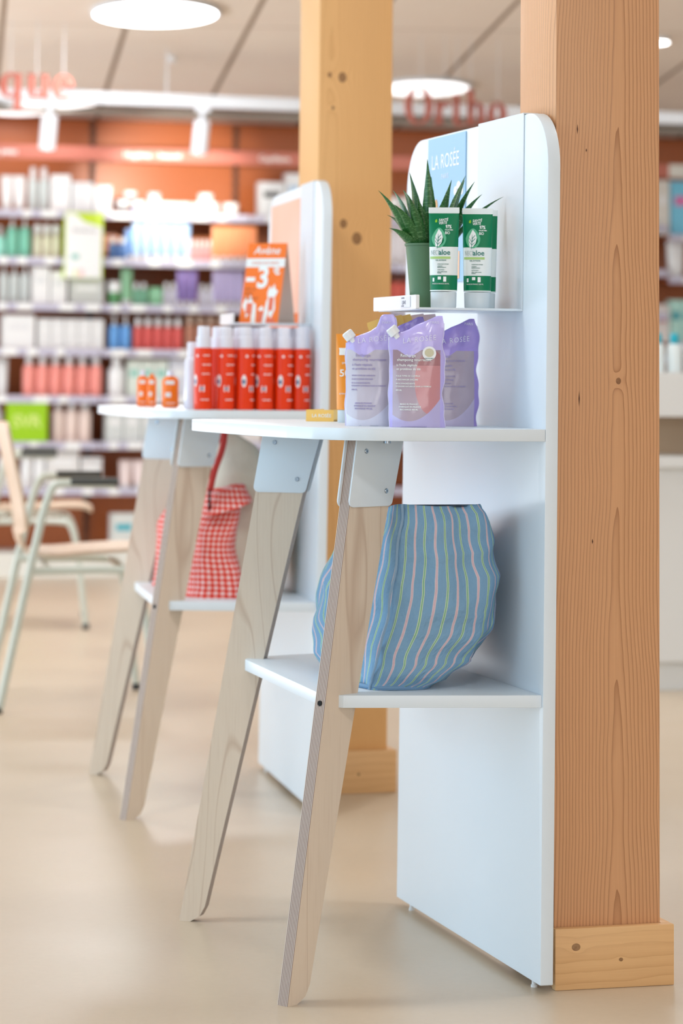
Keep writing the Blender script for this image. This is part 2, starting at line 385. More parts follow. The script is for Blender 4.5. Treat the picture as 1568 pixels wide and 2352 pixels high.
def display_stand(label, fr, far=False):
    r = thing('display_stand', label, 'display stand', fr.o, fr.rz); L = fr.L
    # back panel: leans slightly, rounded upper corners
    out = roundpoly([(0, .014), (.802, .014), (.802, PH), (0, PH)], [.002, .002, .095, .095], 10)
    MB().prism(out, lambda a, b, t: L(a, t - TILT * b, b), 0, -TH).build('back_panel', M['white'], r, bevel=.0018, smooth=True)
    for u in (.06, .74):
        MB().lathe([(.0055, 0), (.0055, .004), (.004, .0045), (.004, .014)], c=L(u, -TH / 2, 0), n=12).build('glide_foot', M['white_plastic'], r, smooth=True)
    # bent steel plate with the small shelf
    pt = .0022; zs = 1.1045; g = -TILT
    mb = MB(); u0, u1 = .119, (.303 if far else .362); dep = .175
    prof = [(.0004 + g * PH, PH + .0025), (.0004 + g * zs, zs), (dep, zs), (dep, zs - .004), (pt + .0 + g * zs - .0015, zs - .004)]
    plate = [(g * zs + .0003, zs), (g * PH + .0003, PH + .0030), (g * PH - TH - .001, PH + .0030), (g * PH - TH - .001, PH + .0012)]
    mb.prism([(.0004 + g * PH, PH + .0004), (pt + g * PH, PH + .003), (pt + g * zs, zs), (.0004 + g * zs, zs - .004)], lambda a, b, t: L(t, a, b), u0, u1)
    mb.prism([(g * PH - TH - .002, PH + .0008), (pt + g * PH, PH + .0008), (pt + g * PH, PH + .003), (g * PH - TH - .002, PH + .003)], lambda a, b, t: L(t, a, b), u0, u1)
    mb.build('backing_plate', M['metal_white'], r)
    MB().box(0, 1, 0, 1, 0, 1)
    sb = MB().prism([(u0, g * zs + .0004), (u1, g * zs + .0004), (u1, dep), (u0, dep)], lambda a, b, t: L(a, b, t), zs - .004, zs)
    sb.build('small_shelf', M['metal_white'], r, bevel=.001, smooth=True)
    # price strip on the shelf's front edge
    ps = MB().prism(roundpoly([(u0, zs - .003), (u1 + .01, zs - .003), (u1 + .01, zs + .021), (u0, zs + .021)], .003, 4), lambda a, b, t: L(a, t, b), dep, dep + .006)
    st = ps.build('price_strip', M['white_plastic'], r)
    if not far:
        lb = MB().prism([(.150, zs + .001), (.205, zs + .001), (.205, zs + .019), (.150, zs + .019)], lambda a, b, t: L(a, t, b), dep + .0063, dep + .0072)
        fn = lambda x, y, h: L(.196 - x, dep + .0074 + h, zs + .006 + y)
        lb.build('price_label', mat('label_paper', rgb(222, 224, 232), .4), st)
        tx = MB(); put_text(tx, '1,50 €', .0085, fn, bold=.0002, align='LEFT')
        put_text(tx, 'NECT ALOE', .003, lambda x, y, h: L(.198 - x, dep + .0074 + h, zs + .0155 + y))
        put_text(tx, 'GEL 200 ML', .0028, lambda x, y, h: L(.198 - x, dep + .0074 + h, zs + .0022 + y))
        tx.build('lettering', M['print_grey'], st)
    # table board
    tp = [(.0, -.006), (.0, .235), (.010, .285), (.040, .328), (.10, .362), (.18, .386), (.30, .405), (.45, .420), (.60, .430), (.70, .430), (.755, .418), (.79, .385), (.80, .33), (.80, -.006)]
    tp = roundpoly(tp, [0] + [.06] * (len(tp) - 2) + [0], 3)
    MB().prism(tp, lambda a, b, t: L(a, b, t), .885, .905).build('tabletop', M['white'], r, bevel=.0015, smooth=True)
    # foot shelf
    fp = [(.006, -.003), (.064, .316), (.092, .346), (.655, .335), (.70, .312), (.79, -.003)]
    MB().prism(roundpoly(fp, [0, .004, .004, .004, .004, 0], 3), lambda a, b, t: L(a, b, t), .4545, .4745).build('foot_shelf', M['white'], r, bevel=.001, smooth=True)
    # two splayed plywood legs with steel brackets
    def width(z): return .043 + .050 * (z / .885) ** .9 + (.012 if False else 0)
    for s, f0 in ((-1, (.0266, .43)), (1, (.735, .432))):
        d = Vector((s * .54, .8417)); tn = Vector((s * .8417, -.54)); f0 = Vector(f0)
        wk = 1.13 if s < 0 else 1.05
        def P(a, z, t, d=d, tn=tn, f0=f0):
            q = f0 - d * a + tn * t; return L(q.x, q.y, z)
        fa = lambda z: .155 * z / .885
        wd = lambda z: wk * (.040 + .053 * z / .885)
        wb = wd(.06)
        outl = [(fa(0), 0), (fa(0) + wb * .45, 0), (fa(.012) + wb * .80, .010), (fa(.03) + wb * .95, .028), (fa(.055) + wd(.055), .055), (fa(.884) + wd(.884), .884), (fa(.884), .884)]
        mb = MB(); n = len(outl)
        mb.prism(outl, P, 0, .022, 0)
        lg_me = mb
        for i in range(2, 2 + n): lg_me.m[i] = 1
        o = lg_me.build('leg', [M['birch'], M['ply_edge']], r)
        me = o.data; uvl = me.uv_layers.new(name='uv')
        # uv.x runs through the thickness for the layered edge
        for p in me.polygons:
            for li, vi in zip(p.loop_indices, p.vertices):
                co = me.vertices[vi].co; q = Vector((-co.y, co.x)) - f0
                uvl.data[li].uv = (q.dot(tn) / .022, co.z)
        for side in (0, 1):
            t0, t1 = (-.0032, -.0002) if side == 0 else (.0222, .0252)
            bo = [(fa(.884) - .005, .8835), (fa(.775) - .005, .775), (fa(.775) + wd(.775) + .005, .775), (fa(.884) + wd(.884) + .008, .8835)]
            br = MB().prism(roundpoly(bo, [0, .010, .010, 0], 5), P, t0, t1).build('leg_bracket', M['metal_white'], o, bevel=.0006, smooth=True)
            nn = tn * (-1 if side == 0 else 1); nl = (nn.y, -nn.x, 0)
            for (aa, zz) in ((fa(.86) + .022, .866), (fa(.80) + wd(.80) - .016, .800)):
                screw_head(br, fr, P(aa, zz, t0 if side == 0 else t1), nl, .0042)
        # bolt hole in the front edge
        hp = Vector(P(fa(.463) - .0004, .463, .011)); dn = Vector((d.y, -d.x, 0)); q = dn.to_track_quat('Z', 'Y')
        MB().loft([[hp + q @ Vector((rr * math.cos(2 * PI * k / 14), rr * math.sin(2 * PI * k / 14), h)) for k in range(14)] for rr, h in ((.0045, -.003), (.0045, .0008), (.003, .0008))]).build('bolt_hole', M['dark'], o, smooth=True)
    for u, v in ((.30, .27), (.17, .27), (.10, .235)):
        MB().lathe([(.0055, -.006), (.0065, -.006), (.0065, 0), (.003, 0)], c=L(u, v, .885), n=12).build('table_screw', M['chrome'], r, smooth=True)
    return r
display_stand('nearer white display stand on two plywood legs, striped bag on its foot shelf', NU)
display_stand('farther white display stand on two plywood legs, red spray bottles on its table', FU, far=True)
TZ = .9052; SZ = 1.1047; FZ = .4747

# ------------------------------------------------------------------ poster panels
def flat_poster(name, label, fr, u0, u1, z0, z1, m):
    r = thing(name, label, 'poster', fr.w((u0 + u1) / 2, -TILT * (z0 + z1) / 2, 0), fr.rz)
    um = (u0 + u1) / 2; vm = -TILT * (z0 + z1) / 2
    def L(u, v, z): return (v - vm, -(u - um), z)
    MB().prism([(u0, z0), (u1, z0), (u1, z1), (u0, z1)], lambda a, b, t: L(a, t - TILT * b + .0006, b), 0, .0016).build('sheet', m, r)
    return r, (lambda x, y, h: L(u1 - x, .0026 - TILT * y + h, y))
pb, pf = flat_poster('poster', 'pale blue poster with white lettering on the nearer stand behind the aloe plant', NU, .434, .660, 1.16, 1.4305, mat('pale_blue_print', rgb(150, 196, 232), .4))
tx = MB(); put_text(tx, 'LA ROSÉE', .038, lambda x, y, h: pf(.024 + x * 1.02, 1.372 + y, h)); put_text(tx, 'PARIS', .013, lambda x, y, h: pf(.085 + x, 1.352 + y, h), spacing=1.4)
tx.build('lettering', M['print_white'], pb)
ct = MB()
for cx, cy, cr in ((.172, 1.325, .011), (.190, 1.331, .014), (.207, 1.324, .010), (.190, 1.320, .012)):
    ct.prism([(cx + cr * math.cos(k * PI / 8), cy + cr * .8 * math.sin(k * PI / 8)) for k in range(16)], pf, 0, .0004)
ct.build('cloud', M['print_white'], pb)
ct = MB()
for bx, bw, bh, tip in ((.055, .014, .075, .04), (.078, .018, .05, .0), (.10, .012, .085, .05), (.122, .022, .055, 0), (.15, .016, .07, .03), (.18, .02, .05, 0)):
    ct.prism([(bx, 1.165), (bx + bw, 1.165), (bx + bw, 1.165 + bh), (bx + bw / 2, 1.165 + bh + tip), (bx, 1.165 + bh)], pf, 0, .0003)
ct.build('skyline', mat('pale_peach_print', rgb(238, 186, 150), .5), pb)
ct = MB()
for bx, by in ((.055, 1.30), (.0655, 1.27)):
    ct.prism([(bx + .011 * math.cos(k * PI / 7), by + .016 * math.sin(k * PI / 7)) for k in range(14)], pf, 0, .0003)
ct.build('balloon', mat('ochre_print', rgb(206, 160, 110), .5), pb)
t = NT('peach_orange_print', rough=.3); o = t.coord(); x, y, z = t.sep(o)
nn = t.noise(t.mapping(o, scale=(3, 3, 4)), 1.0, 2)
t.base(t.mix(t.math('GREATER_THAN', t.math('ADD', z, t.math('MULTIPLY', nn, .04)), 1.15), rgb(240, 120, 50), t.mix(nn, rgb(250, 216, 200), rgb(252, 186, 160))))
flat_poster('poster', 'peach coloured poster on the farther stand behind the orange price card', FU, .306, .745, 1.085, 1.408, t.mat)

# ------------------------------------------------------------------ ceiling lamps, track and spotlights
M['lamp_on'] = mat('lit_opal_diffuser', rgb(255, 255, 255), .5, emit=7.0, emitcol=(.96, .98, 1, 1))
M['lamp_dim'] = mat('softly_lit_diffuser', rgb(250, 250, 250), .5, emit=1.6, emitcol=(.98, .98, 1, 1))
M['lamp_ring'] = mat('white_lamp_ring', rgb(220, 224, 230), .4)
CT = math.atan(.08)
def ceil_point(px, py):
    # the sloping ceiling plane
    n = (Wn * -.08 + Vector((0, 0, 1))).normalized(); return on_plane(px, py, wallp(0, 0, ceil_z(0)), n)
def ceiling_lamp(label, p, rad, power, th=.022, grp='round ceiling lamps'):
    r = thing('ceiling_lamp', label, 'lamp', p, WA, grp); r.rotation_euler = (-CT, 0, WA)
    MB().lathe([(rad * .6, -.001), (rad * 1.0, -.001), (rad * 1.03, -th * .5), (rad * 1.03, -th), (rad * .985, -th), (rad * .985, -th * .5)], n=40).build('housing', M['lamp_ring'], r, smooth=True)
    MB().lathe([(rad * .975, -th * .6), (rad * .975, -th - .001), (rad * .9, -th - .003)], n=40).build('diffuser', M['lamp_on'] if power > 4 else M['lamp_dim'], r, smooth=True)
    l = bpy.data.lights.new('lamp_light', 'AREA'); l.shape = 'DISK'; l.size = rad * 2; l.energy = power; l.color = (.95, .975, 1.0)
    lo = bpy.data.objects.new('lamp_light', l); C.objects.link(lo); lo.parent = r; lo.location = (0, 0, -th - .02)
    return r
pA = ceil_point(357, 22)
ceiling_lamp('large lit round lamp at the top left of the ceiling', pA, .256, 30)
pB = ceil_point(138, 221); ceiling_lamp('lit round lamp behind the hanging letters at the left', pB, .20, 2)
pC = ceil_point(40, 244); ceiling_lamp('half seen lit round lamp low under the letter q', pC, .16, 1)
pD = ceil_point(975, 194); ceiling_lamp('lit round lamp just above the hanging letter O', pD, .21, 3)
pE = ceil_point(1512, 88); ceiling_lamp('small lit downlight right of the large timber column', pE, .045, 5, th=.02)
# the same lamps carry on across the shop, beyond the frame
for i, (s, d) in enumerate(((-3.2, 1.5), (-3.2, 5.0), (-3.4, 8.6), (-.8, 5.4), (-1.0, 9.0), (1.9, 3.0), (2.4, 6.4), (2.6, 9.8), (.4, 12.4), (-2.8, 12.0), (4.4, 4.8), (4.6, 8.4), (3.2, 13.5))):
    p = wallp(s, d, ceil_z(d)); l = bpy.data.lights.new('ceiling_light', 'AREA'); l.shape = 'DISK'; l.size = .5; l.energy = 20; l.color = (.95, .975, 1.0)
    lo = bpy.data.objects.new('ceiling_light', l); C.objects.link(lo); lo.location = p - Vector((0, 0, .06))

r = thing('lighting_track', 'long pale track rail hanging under the ceiling in front of the shelving wall', 'track', wallp(0, 1.45, 2.135), WA)
MB().box(-2.6, 3.6, -.018, .018, 0, .055).build('rail', M['lamp_ring'], r, bevel=.003, smooth=True)
for sx in (-1.2, -.35, .5, 1.4, 2.4): MB().tube([(sx, 0, .05), (sx, 0, ceil_z(1.45) - 2.135)], .004, 6).build('hanger', M['lamp_ring'], r)
def spotlight(px, label, side=0, power=18, cone=44):
    s, z = wall_px(px, 250, 1.45)
    base = wallp(s, 1.45, 2.135)
    r = thing('track_spotlight', label, 'spotlight', base, WA, 'spotlights on the track')
    MB().box(-.03, .03, -.014, .014, -.022, 0).build('adapter', M['lamp_ring'], r, bevel=.003)
    MB().tube([(0, 0, -.02), (0, 0, -.06)], .01, 10).build('stem', M['lamp_ring'], r)
    q = Vector((side * .10, .30, -1)).normalized(); c = Vector((0, 0, -.055)); e = c + q * .15
    MB().tube([c, c + q * .004, e - q * .002, e], [.030, .036, .036, .033], 20).build('lamp_body', M['lamp_ring'], r, smooth=True)
    MB().tube([e, e + q * .001], [.030, .030], 20).build('lens', mat('spot_lens', rgb(255, 250, 240), .3, emit=4), r)
    l = bpy.data.lights.new('spot_light', 'SPOT'); l.energy = power; l.spot_size = math.radians(cone); l.spot_blend = .9; l.color = (1, .93, .82); l.shadow_soft_size = .04
    lo = bpy.data.objects.new('spot_light', l); C.objects.link(lo); lo.parent = r; lo.location = e + q * .01
    tgt = Vector((.27, 1.85, -.29)); lo.rotation_euler = (tgt - lo.location).to_track_quat('-Z', 'Y').to_euler()
spotlight(115, 'white track spotlight in front of the header over the left shelves', -.2)
spotlight(465, 'white track spotlight over the brightly lit middle shelves', -.2, 300, 36)
spotlight(820, 'white track spotlight hidden behind the farther timber column')
spotlight(1180, 'white track spotlight hidden behind the nearer white stand')
r = tag(MB().lathe([(.012, -.03), (.018, -.028), (.018, 0), (.01, 0)], n=14).build('smoke_detector', M['white_plastic'], loc=ceil_point(394, 128), smooth=True), 'tiny white ceiling sensor below the large round lamp', 'sensor')

# ------------------------------------------------------------------ shelving wall
M['back'] = mat('orange_brown_shelf_back', rgb(180, 98, 50), .34)
M['shelf'] = mat('brown_shelf_board', rgb(150, 78, 40), .5)
M['rail_lilac'] = mat('lilac_grey_price_rail', rgb(186, 184, 204), .35)
M['header'] = mat('terracotta_header', rgb(190, 112, 96), .5)
M['upright'] = mat('perforated_upright', rgb(120, 72, 46), .5)
M['plinth'] = mat('white_plinth', rgb(226, 226, 220), .5)
LEV = [1.745, 1.518, 1.298, 1.082, .857, .637, .418]      # shelf surfaces
BW = .734; BAY0 = -1.1918
def bay(k, label, levels, header=None, hd_mat=None, plinth=.115):
    s0 = BAY0 + k * BW; r = thing('wall_shelving', label, 'shelving', wallp(s0, 0, 0), WA)
    # local x right, y away from the camera
    MB().box(.0, BW, .395, .418, plinth, 2.225).build('back_panel', M['back'], r)
    MB().box(0, BW, .005, .39, 0, plinth).build('plinth', M['plinth'], r)
    mb = MB(); x = 0.0
    mb.box(x - .0, x + .028, .375, .394, plinth, 2.22)
    z = .2
    while z < 2.2:
        mb.box(x + .008, x + .020, .371, .3745, z, z + .022, 1); z += .045
    mb.build('upright', [M['upright'], M['dark']], r)
    for z in levels:
        sh = MB().box(.003, BW - .003, .006, .37, z - .022, z).build('shelf', M['shelf'], r)
        MB().box(.003, BW - .003, -.004, .0055, z - .032, z + .004).build('price_rail', M['rail_lilac'], sh)
        lab = MB(); xx = .05 + (k * 37 % 10) * .004
        while xx < BW - .07:
            wd = random.choice((.04, .05, .075)); lab.box(xx, xx + wd, -.0062, -.0042, z - .031, z + .002); xx += wd + random.choice((.05, .09, .13))
        lab.build('price_labels', M['white_plastic'], sh)['kind'] = 'stuff'
    if header is not None:
        h = MB().box(.0, BW, -.01, .02, 1.995, 2.062).build('header_board', hd_mat or M['header'], r)
        if header:
            tx = MB(); put_text(tx, header, .042, lambda a, b, c: (.035 + a, -.0105 - c, 2.015 + b), bold=.0006)
            tx.build('lettering', M['print_white'], h)
    return r
LAB = ['leftmost shelving bay, only its right edge inside the photo', 'shelving bay at the left with a green square card and a white display box', 'brightly lit shelving bay between the left uprights and the farther column', 'shelving bay half hidden behind the farther white stand and timber column',
       'shelving bay seen in the gap between the farther column and the nearer stand', 'shelving bay hidden behind the nearer white stand', 'shelving bay just right of the large timber column']
bay(-1, LAB[1], LEV, 'Soins de la peau'); bay(0, LAB[2], LEV, '     Hygiène - beauté'); bay(1, LAB[3], LEV, 'Capillaire')
bay(2, LAB[4], LEV, ''); bay(3, LAB[5], LEV, ''); bay(-2, LAB[0], LEV, '')
LEVR = [1.70, 1.485, 1.15, .9]
for s_ in (0,):
    bay(4, LAB[6], LEVR, '', M['plinth'])
cv = MB().box(-3.2, 4.3, -.02, .05, 2.222, 2.25).build('trim_1', mat('grey_trim', rgb(150, 146, 138), .5), loc=wallp(0, .0, 0), rz=WA); tag(cv, kind='structure')

# ------------------------------------------------------------------ goods on the wall shelves
W_ = mat('gloss_white_pack', rgb(232, 234, 236), .35)
def cmat(r, g, b, rough=.35, **k): return mat('pack_%d_%d_%d' % (r, g, b), rgb(r, g, b), rough, **k)
CLEAR = mat('clear_grey_pack', rgb(196, 204, 204), .25)
_meshc = {}
def ring_(w, d, z, n=16, e=2.0):
    R = []
    for i in range(n):
        a = 2 * PI * i / n; c, s = math.cos(a), math.sin(a)
        R.append((w / 2 * math.copysign(abs(c) ** (2 / e), c), d / 2 * math.copysign(abs(s) ** (2 / e), s), z))
    return R
def product_parts(kind, w, h, m):
    """list of (part name, mesh)"""
    key = (kind, round(w, 3), round(h, 3), tuple(x.name for x in m))
    if key in _meshc: return _meshc[key]
    d = min(w * .9, .07); P = []
    if kind == 'bottle':
        hb = h * .74
        b = MB().loft([ring_(w * .94, d * .94, 0), ring_(w, d, .004), ring_(w, d, hb * .86), ring_(w * .86, d * .86, hb * .95), ring_(w * .5, d * .5, hb)])
        c = MB().loft([ring_(w * .56, w * .56, hb), ring_(w * .58, w * .58, hb + .003), ring_(w * .56, w * .56, h - .006), ring_(w * .42, w * .42, h)])
        P = [('body', b.mesh('body', m[0], smooth=True)), ('cap', c.mesh('cap', m[1], smooth=True))]
    elif kind == 'pump':
        hb = h * .70
        b = MB().loft([ring_(w * .94, d * .94, 0), ring_(w, d, .004), ring_(w, d, hb * .88), ring_(w * .8, d * .8, hb * .96), ring_(w * .4, d * .4, hb)])
        c = MB().loft([ring_(w * .36, w * .36, hb), ring_(w * .38, w * .38, hb + .012), ring_(w * .16, w * .16, hb + .013), ring_(w * .14, w * .14, h * .93), ring_(w * .36, w * .3, h * .935), ring_(w * .34, w * .28, h)])
        c.box(-w * .45, 0, -w * .08, w * .08, h * .94, h * .98)
        P = [('body', b.mesh('body', m[0], smooth=True)), ('pump_head', c.mesh('pump_head', m[1], smooth=True))]
    elif kind == 'ball':
        hb = h * .68
        b = MB().loft([ring_(w * .8, d * .8, 0), ring_(w * .86, d * .86, .004), ring_(w * .86, d * .86, hb * .9), ring_(w * .5, d * .5, hb)])
        rr = h - hb
        c = MB().loft([ring_(w * .5, w * .5, hb)] + [ring_(w * .92 * math.sin(PI * (.15 + .8 * i / 7)), w * .85 * math.sin(PI * (.15 + .8 * i / 7)), hb + rr * (1 - math.cos(PI * (.15 + .85 * i / 7))) / 2) for i in range(8)])
        P = [('body', b.mesh('body', m[0], smooth=True)), ('cap', c.mesh('cap', m[1], smooth=True))]
    elif kind == 'tube':
        hc = h * .14
        c = MB().loft([ring_(w * .74, d * .8, 0), ring_(w * .78, d * .84, .003), ring_(w * .78, d * .84, hc)])
        b = MB().loft([ring_(w * .84, d * .9, hc), ring_(w * .9, d * .9, hc + .004), ring_(w * .95, d * .55, h * .6), ring_(w, .006, h * .94), ring_(w, .004, h)])
        P = [('body', b.mesh('body', m[0], smooth=True)), ('cap', c.mesh('cap', m[1], smooth=True))]
    elif kind == 'jar':
        hb = h * .55
        b = MB().loft([ring_(w * .9, w * .9, 0), ring_(w * .96, w * .96, .004), ring_(w * .96, w * .96, hb)])
        c = MB().loft([ring_(w, w, hb + .0005), ring_(w, w, h - .004), ring_(w * .94, w * .94, h)])
        P = [('body', b.mesh('body', m[0], smooth=True)), ('lid', c.mesh('lid', m[1], smooth=True))]
    elif kind == 'box':
        b = MB().box(-w / 2, w / 2, -d / 2, d / 2, 0, h)
        c = MB().box(-w * .32, w * .32, -d / 2 - .0006, -d / 2 - .0001, h * .55, h * .72)
        P = [('carton', b.mesh('carton', m[0], bevel=.0015)), ('label', c.mesh('label', m[1]))]
    _meshc[key] = P; return P
def put_product(name, kind, w, h, m, loc, rz, label, cat, group):
    r = thing(name, label, cat, loc, rz, group)
    for pn, me in product_parts(kind, w, h, m):
        o = bpy.data.objects.new(pn, me); C.objects.link(o); o.parent = r
    return r
ORD = ['leftmost', 'second', 'third', 'fourth', 'fifth', 'sixth', 'seventh', 'eighth', 'ninth']
CNT = {2: 'two', 3: 'three', 4: 'four', 5: 'five', 6: 'six', 7: 'seven', 8: 'eight', 9: 'nine'}
def row(lev, kind, n, x0, x1, ytop, m, noun, name, cat, where, d=-.07, z=None, plural=None):
    """n packs side by side between image columns x0..x1, standing on wall shelf lev"""
    s0, _ = wall_px(x0, ytop, -d * -1 if False else d); s1, zt = wall_px(x1, ytop, d)
    zb = (LEV[lev] if z is None else z) + .0006; h = zt - zb; stp = (s1 - s0) / n; w = stp * .95
    for i in range(n):
        lab = ('%s %s' % (noun, where)) if n == 1 else ('%s of %s %s %s' % (ORD[i], CNT[n], plural or noun + 's', where))
        jit = random.uniform(-.003, .003)
        put_product(name, kind, w, h, m, wallp(s0 + stp * (i + .5), d + jit, zb), WA, lab, cat, noun + ' row ' + where if n > 1 else None)
WC = W_
S = ['top shelf', 'second shelf', 'third shelf', 'fourth shelf', 'fifth shelf', 'sixth shelf', 'seventh shelf']
LB = 'left'; MBY = 'middle'
def w_(i, b): return "on %s bay's %s" % (b, S[i])
# left bay
row(0, 'tube', 2, 2, 60, 404, [W_, WC], 'white upright tube', 'cosmetic_tube', 'tube', w_(0, LB))
row(0, 'bottle', 2, 64, 114, 385, [CLEAR, WC], 'tall grey dropper bottle', 'dropper_bottle', 'bottle', w_(0, LB))
row(0, 'box', 1, 115, 161, 403, [W_, cmat(214, 218, 222)], 'tall white carton', 'carton', 'box', w_(0, LB))
row(0, 'box', 1, 162, 212, 420, [cmat(222, 224, 228), W_], 'wide pale grey carton', 'carton', 'box', w_(0, LB))
row(0, 'box', 1, 213, 254, 428, [cmat(216, 219, 224), W_], 'low pale grey carton across the upright', 'carton', 'box', 'at the right end of the top shelf')
row(1, 'pump', 1, -14, 14, 520, [cmat(150, 222, 206), WC], 'mint green pump bottle cut by the photo edge', 'pump_bottle', 'bottle', w_(1, LB))
row(1, 'pump', 2, 15, 72, 492, [cmat(120, 196, 172), WC], 'sea green pump bottle', 'pump_bottle', 'bottle', w_(1, LB))
row(1, 'ball', 3, 76, 140, 514, [cmat(232, 232, 208), WC], 'cream bottle with round white cap', 'cream_bottle', 'bottle', w_(1, LB), plural='cream bottles with round white caps')
row(2, 'pump', 3, -2, 70, 598, [CLEAR, WC], 'clear grey pump bottle', 'pump_bottle', 'bottle', w_(2, LB))
row(2, 'box', 1, 71, 112, 613, [W_, cmat(216, 220, 224)], 'taller white carton', 'carton', 'box', w_(2, LB))
row(2, 'box', 1, 113, 152, 623, [W_, cmat(216, 220, 224)], 'slightly lower white carton', 'carton', 'box', w_(2, LB))
row(2, 'box', 1, 156, 238, 641, [cmat(196, 200, 198), W_], 'grey clear-fronted display riser', 'display_riser', 'box', w_(2, LB))
row(3, 'box', 1, 2, 80, 724, [W_, cmat(222, 224, 228)], 'broad white carton', 'carton', 'box', w_(3, LB))
row(3, 'box', 5, 84, 237, 734, [cmat(226, 228, 230), W_], 'white carton', 'carton', 'box', w_(3, LB))
row(4, 'tube', 1, -8, 20, 820, [cmat(220, 222, 224), WC], 'white tube at the photo edge', 'cosmetic_tube', 'tube', w_(4, LB))
row(4, 'bottle', 6, 52, 236, 813, [cmat(240, 150, 140), WC], 'pink bottle with white cap', 'pink_bottle', 'bottle', w_(4, LB), plural='pink bottles with white caps')
row(5, 'bottle', 1, -18, 8, 915, [cmat(216, 214, 214), WC], 'grey white bottle left of the green card', 'lotion_bottle', 'bottle', w_(5, LB))
row(5, 'bottle', 3, 118, 211, 914, [cmat(232, 212, 204), WC], 'pale blush bottle', 'lotion_bottle', 'bottle', w_(5, LB))
row(6, 'bottle', 1, -4, 22, 1022, [W_, WC], 'white bottle behind the chair back', 'lotion_bottle', 'bottle', w_(6, LB))
row(6, 'bottle', 2, 48, 106, 1020, [W_, WC], 'white bottle', 'lotion_bottle', 'bottle', w_(6, LB))
row(6, 'box', 1, 104, 181, 1027, [cmat(222, 222, 222), W_], 'tall pale carton', 'carton', 'box', w_(6, LB))
row(6, 'box', 1, 182, 233, 1050, [cmat(214, 214, 216), W_], 'lower pale carton', 'carton', 'box', w_(6, LB))
# middle bay
row(0, 'jar', 1, 266, 299, 461, [cmat(70, 60, 66), WC], 'small dark jar with white lid, first', 'cream_jar', 'jar', w_(0, MBY))
row(0, 'jar', 1, 301, 335, 462, [cmat(150, 170, 210), WC], 'small pale blue jar with white lid', 'cream_jar', 'jar', w_(0, MBY))
row(0, 'box', 4, 338, 436, 466, [W_, cmat(238, 238, 240)], 'low white carton', 'carton', 'box', w_(0, MBY))
row(0, 'jar', 2, 440, 504, 467, [W_, WC], 'white cream jar', 'cream_jar', 'jar', w_(0, MBY))
row(0, 'jar', 1, 511, 548, 468, [W_, WC], 'single white cream jar', 'cream_jar', 'jar', w_(0, MBY))
_, zj = wall_px(300, 461, -.07)
row(0, 'jar', 1, 284, 314, 441, [cmat(120, 120, 126), WC], 'upper jar stacked over two small jars', 'cream_jar', 'jar', w_(0, MBY), z=zj)
row(0, 'jar', 1, 340, 369, 444, [W_, cmat(200, 212, 220)], 'white jar stacked on the low white cartons', 'cream_jar', 'jar', w_(0, MBY), z=wall_px(350, 465, -.07)[1])
row(0, 'jar', 1, 455, 490, 446, [W_, WC], 'white jar stacked on the pair of white jars', 'cream_jar', 'jar', w_(0, MBY), z=wall_px(470, 466, -.07)[1])
row(1, 'bottle', 2, 248, 293, 546, [cmat(70, 110, 170), WC], 'small blue bottle', 'small_bottle', 'bottle', w_(1, MBY))
row(1, 'tube', 6, 303, 438, 514, [cmat(160, 196, 238), W_], 'sky blue tube', 'cosmetic_tube', 'tube', w_(1, MBY))
row(1, 'tube', 1, 287, 304, 527, [cmat(90, 140, 205), W_], 'narrow darker blue tube', 'cosmetic_tube', 'tube', w_(1, MBY))
row(1, 'bottle', 5, 431, 486, 552, [cmat(232, 150, 150), WC], 'tiny pink bottle with white cap', 'small_bottle', 'bottle', w_(1, MBY), plural='tiny pink bottles with white caps')
row(1, 'tube', 6, 487, 590, 521, [cmat(248, 152, 96), W_], 'orange tube', 'cosmetic_tube', 'tube', w_(1, MBY))
row(2, 'jar', 1, 247, 278, 647, [cmat(86, 150, 96), WC], 'green jar with white lid', 'cream_jar', 'jar', w_(2, MBY))
row(2, 'tube', 1, 277, 305, 616, [cmat(136, 190, 150), W_], 'tall pale green tube', 'cosmetic_tube', 'tube', w_(2, MBY))
row(2, 'bottle', 2, 304, 339, 650, [cmat(120, 180, 150), WC], 'small green bottle', 'small_bottle', 'bottle', w_(2, MBY))
row(2, 'box', 1, 341, 371, 661, [cmat(130, 190, 150), cmat(160, 210, 180)], 'small square green carton', 'carton', 'box', w_(2, MBY))
row(2, 'bottle', 2, 373, 407, 650, [cmat(206, 206, 220), WC], 'small lilac white bottle', 'small_bottle', 'bottle', w_(2, MBY))
row(2, 'tube', 3, 406, 454, 620, [cmat(140, 118, 186), W_], 'violet tube', 'cosmetic_tube', 'tube', w_(2, MBY))
row(2, 'bottle', 2, 456, 490, 654, [cmat(208, 208, 222), WC], 'small white bottle', 'small_bottle', 'bottle', w_(2, MBY))
row(2, 'tube', 4, 488, 560, 622, [cmat(194, 184, 228), W_], 'pale lilac tube', 'cosmetic_tube', 'tube', w_(2, MBY))
row(3, 'pump', 2, 250, 302, 722, [cmat(96, 158, 222), WC], 'blue pump bottle', 'pump_bottle', 'bottle', w_(3, MBY))
row(3, 'bottle', 5, 306, 420, 731, [cmat(214, 88, 84), WC], 'red bottle with white cap', 'red_bottle', 'bottle', w_(3, MBY), plural='red bottles with white caps')
row(3, 'bottle', 4, 424, 520, 725, [cmat(176, 120, 96, .2), cmat(206, 180, 160)], 'amber brown bottle', 'amber_bottle', 'bottle', w_(3, MBY))
row(4, 'bottle', 1, 248, 288, 819, [W_, WC], 'stout white bottle', 'lotion_bottle', 'bottle', w_(4, MBY))
row(4, 'box', 3, 290, 384, 827, [cmat(216, 226, 218), cmat(130, 196, 186)], 'white carton with teal band', 'carton', 'box', w_(4, MBY))
row(4, 'box', 1, 386, 428, 824, [cmat(206, 210, 222), W_], 'pale lavender carton', 'carton', 'box', w_(4, MBY))
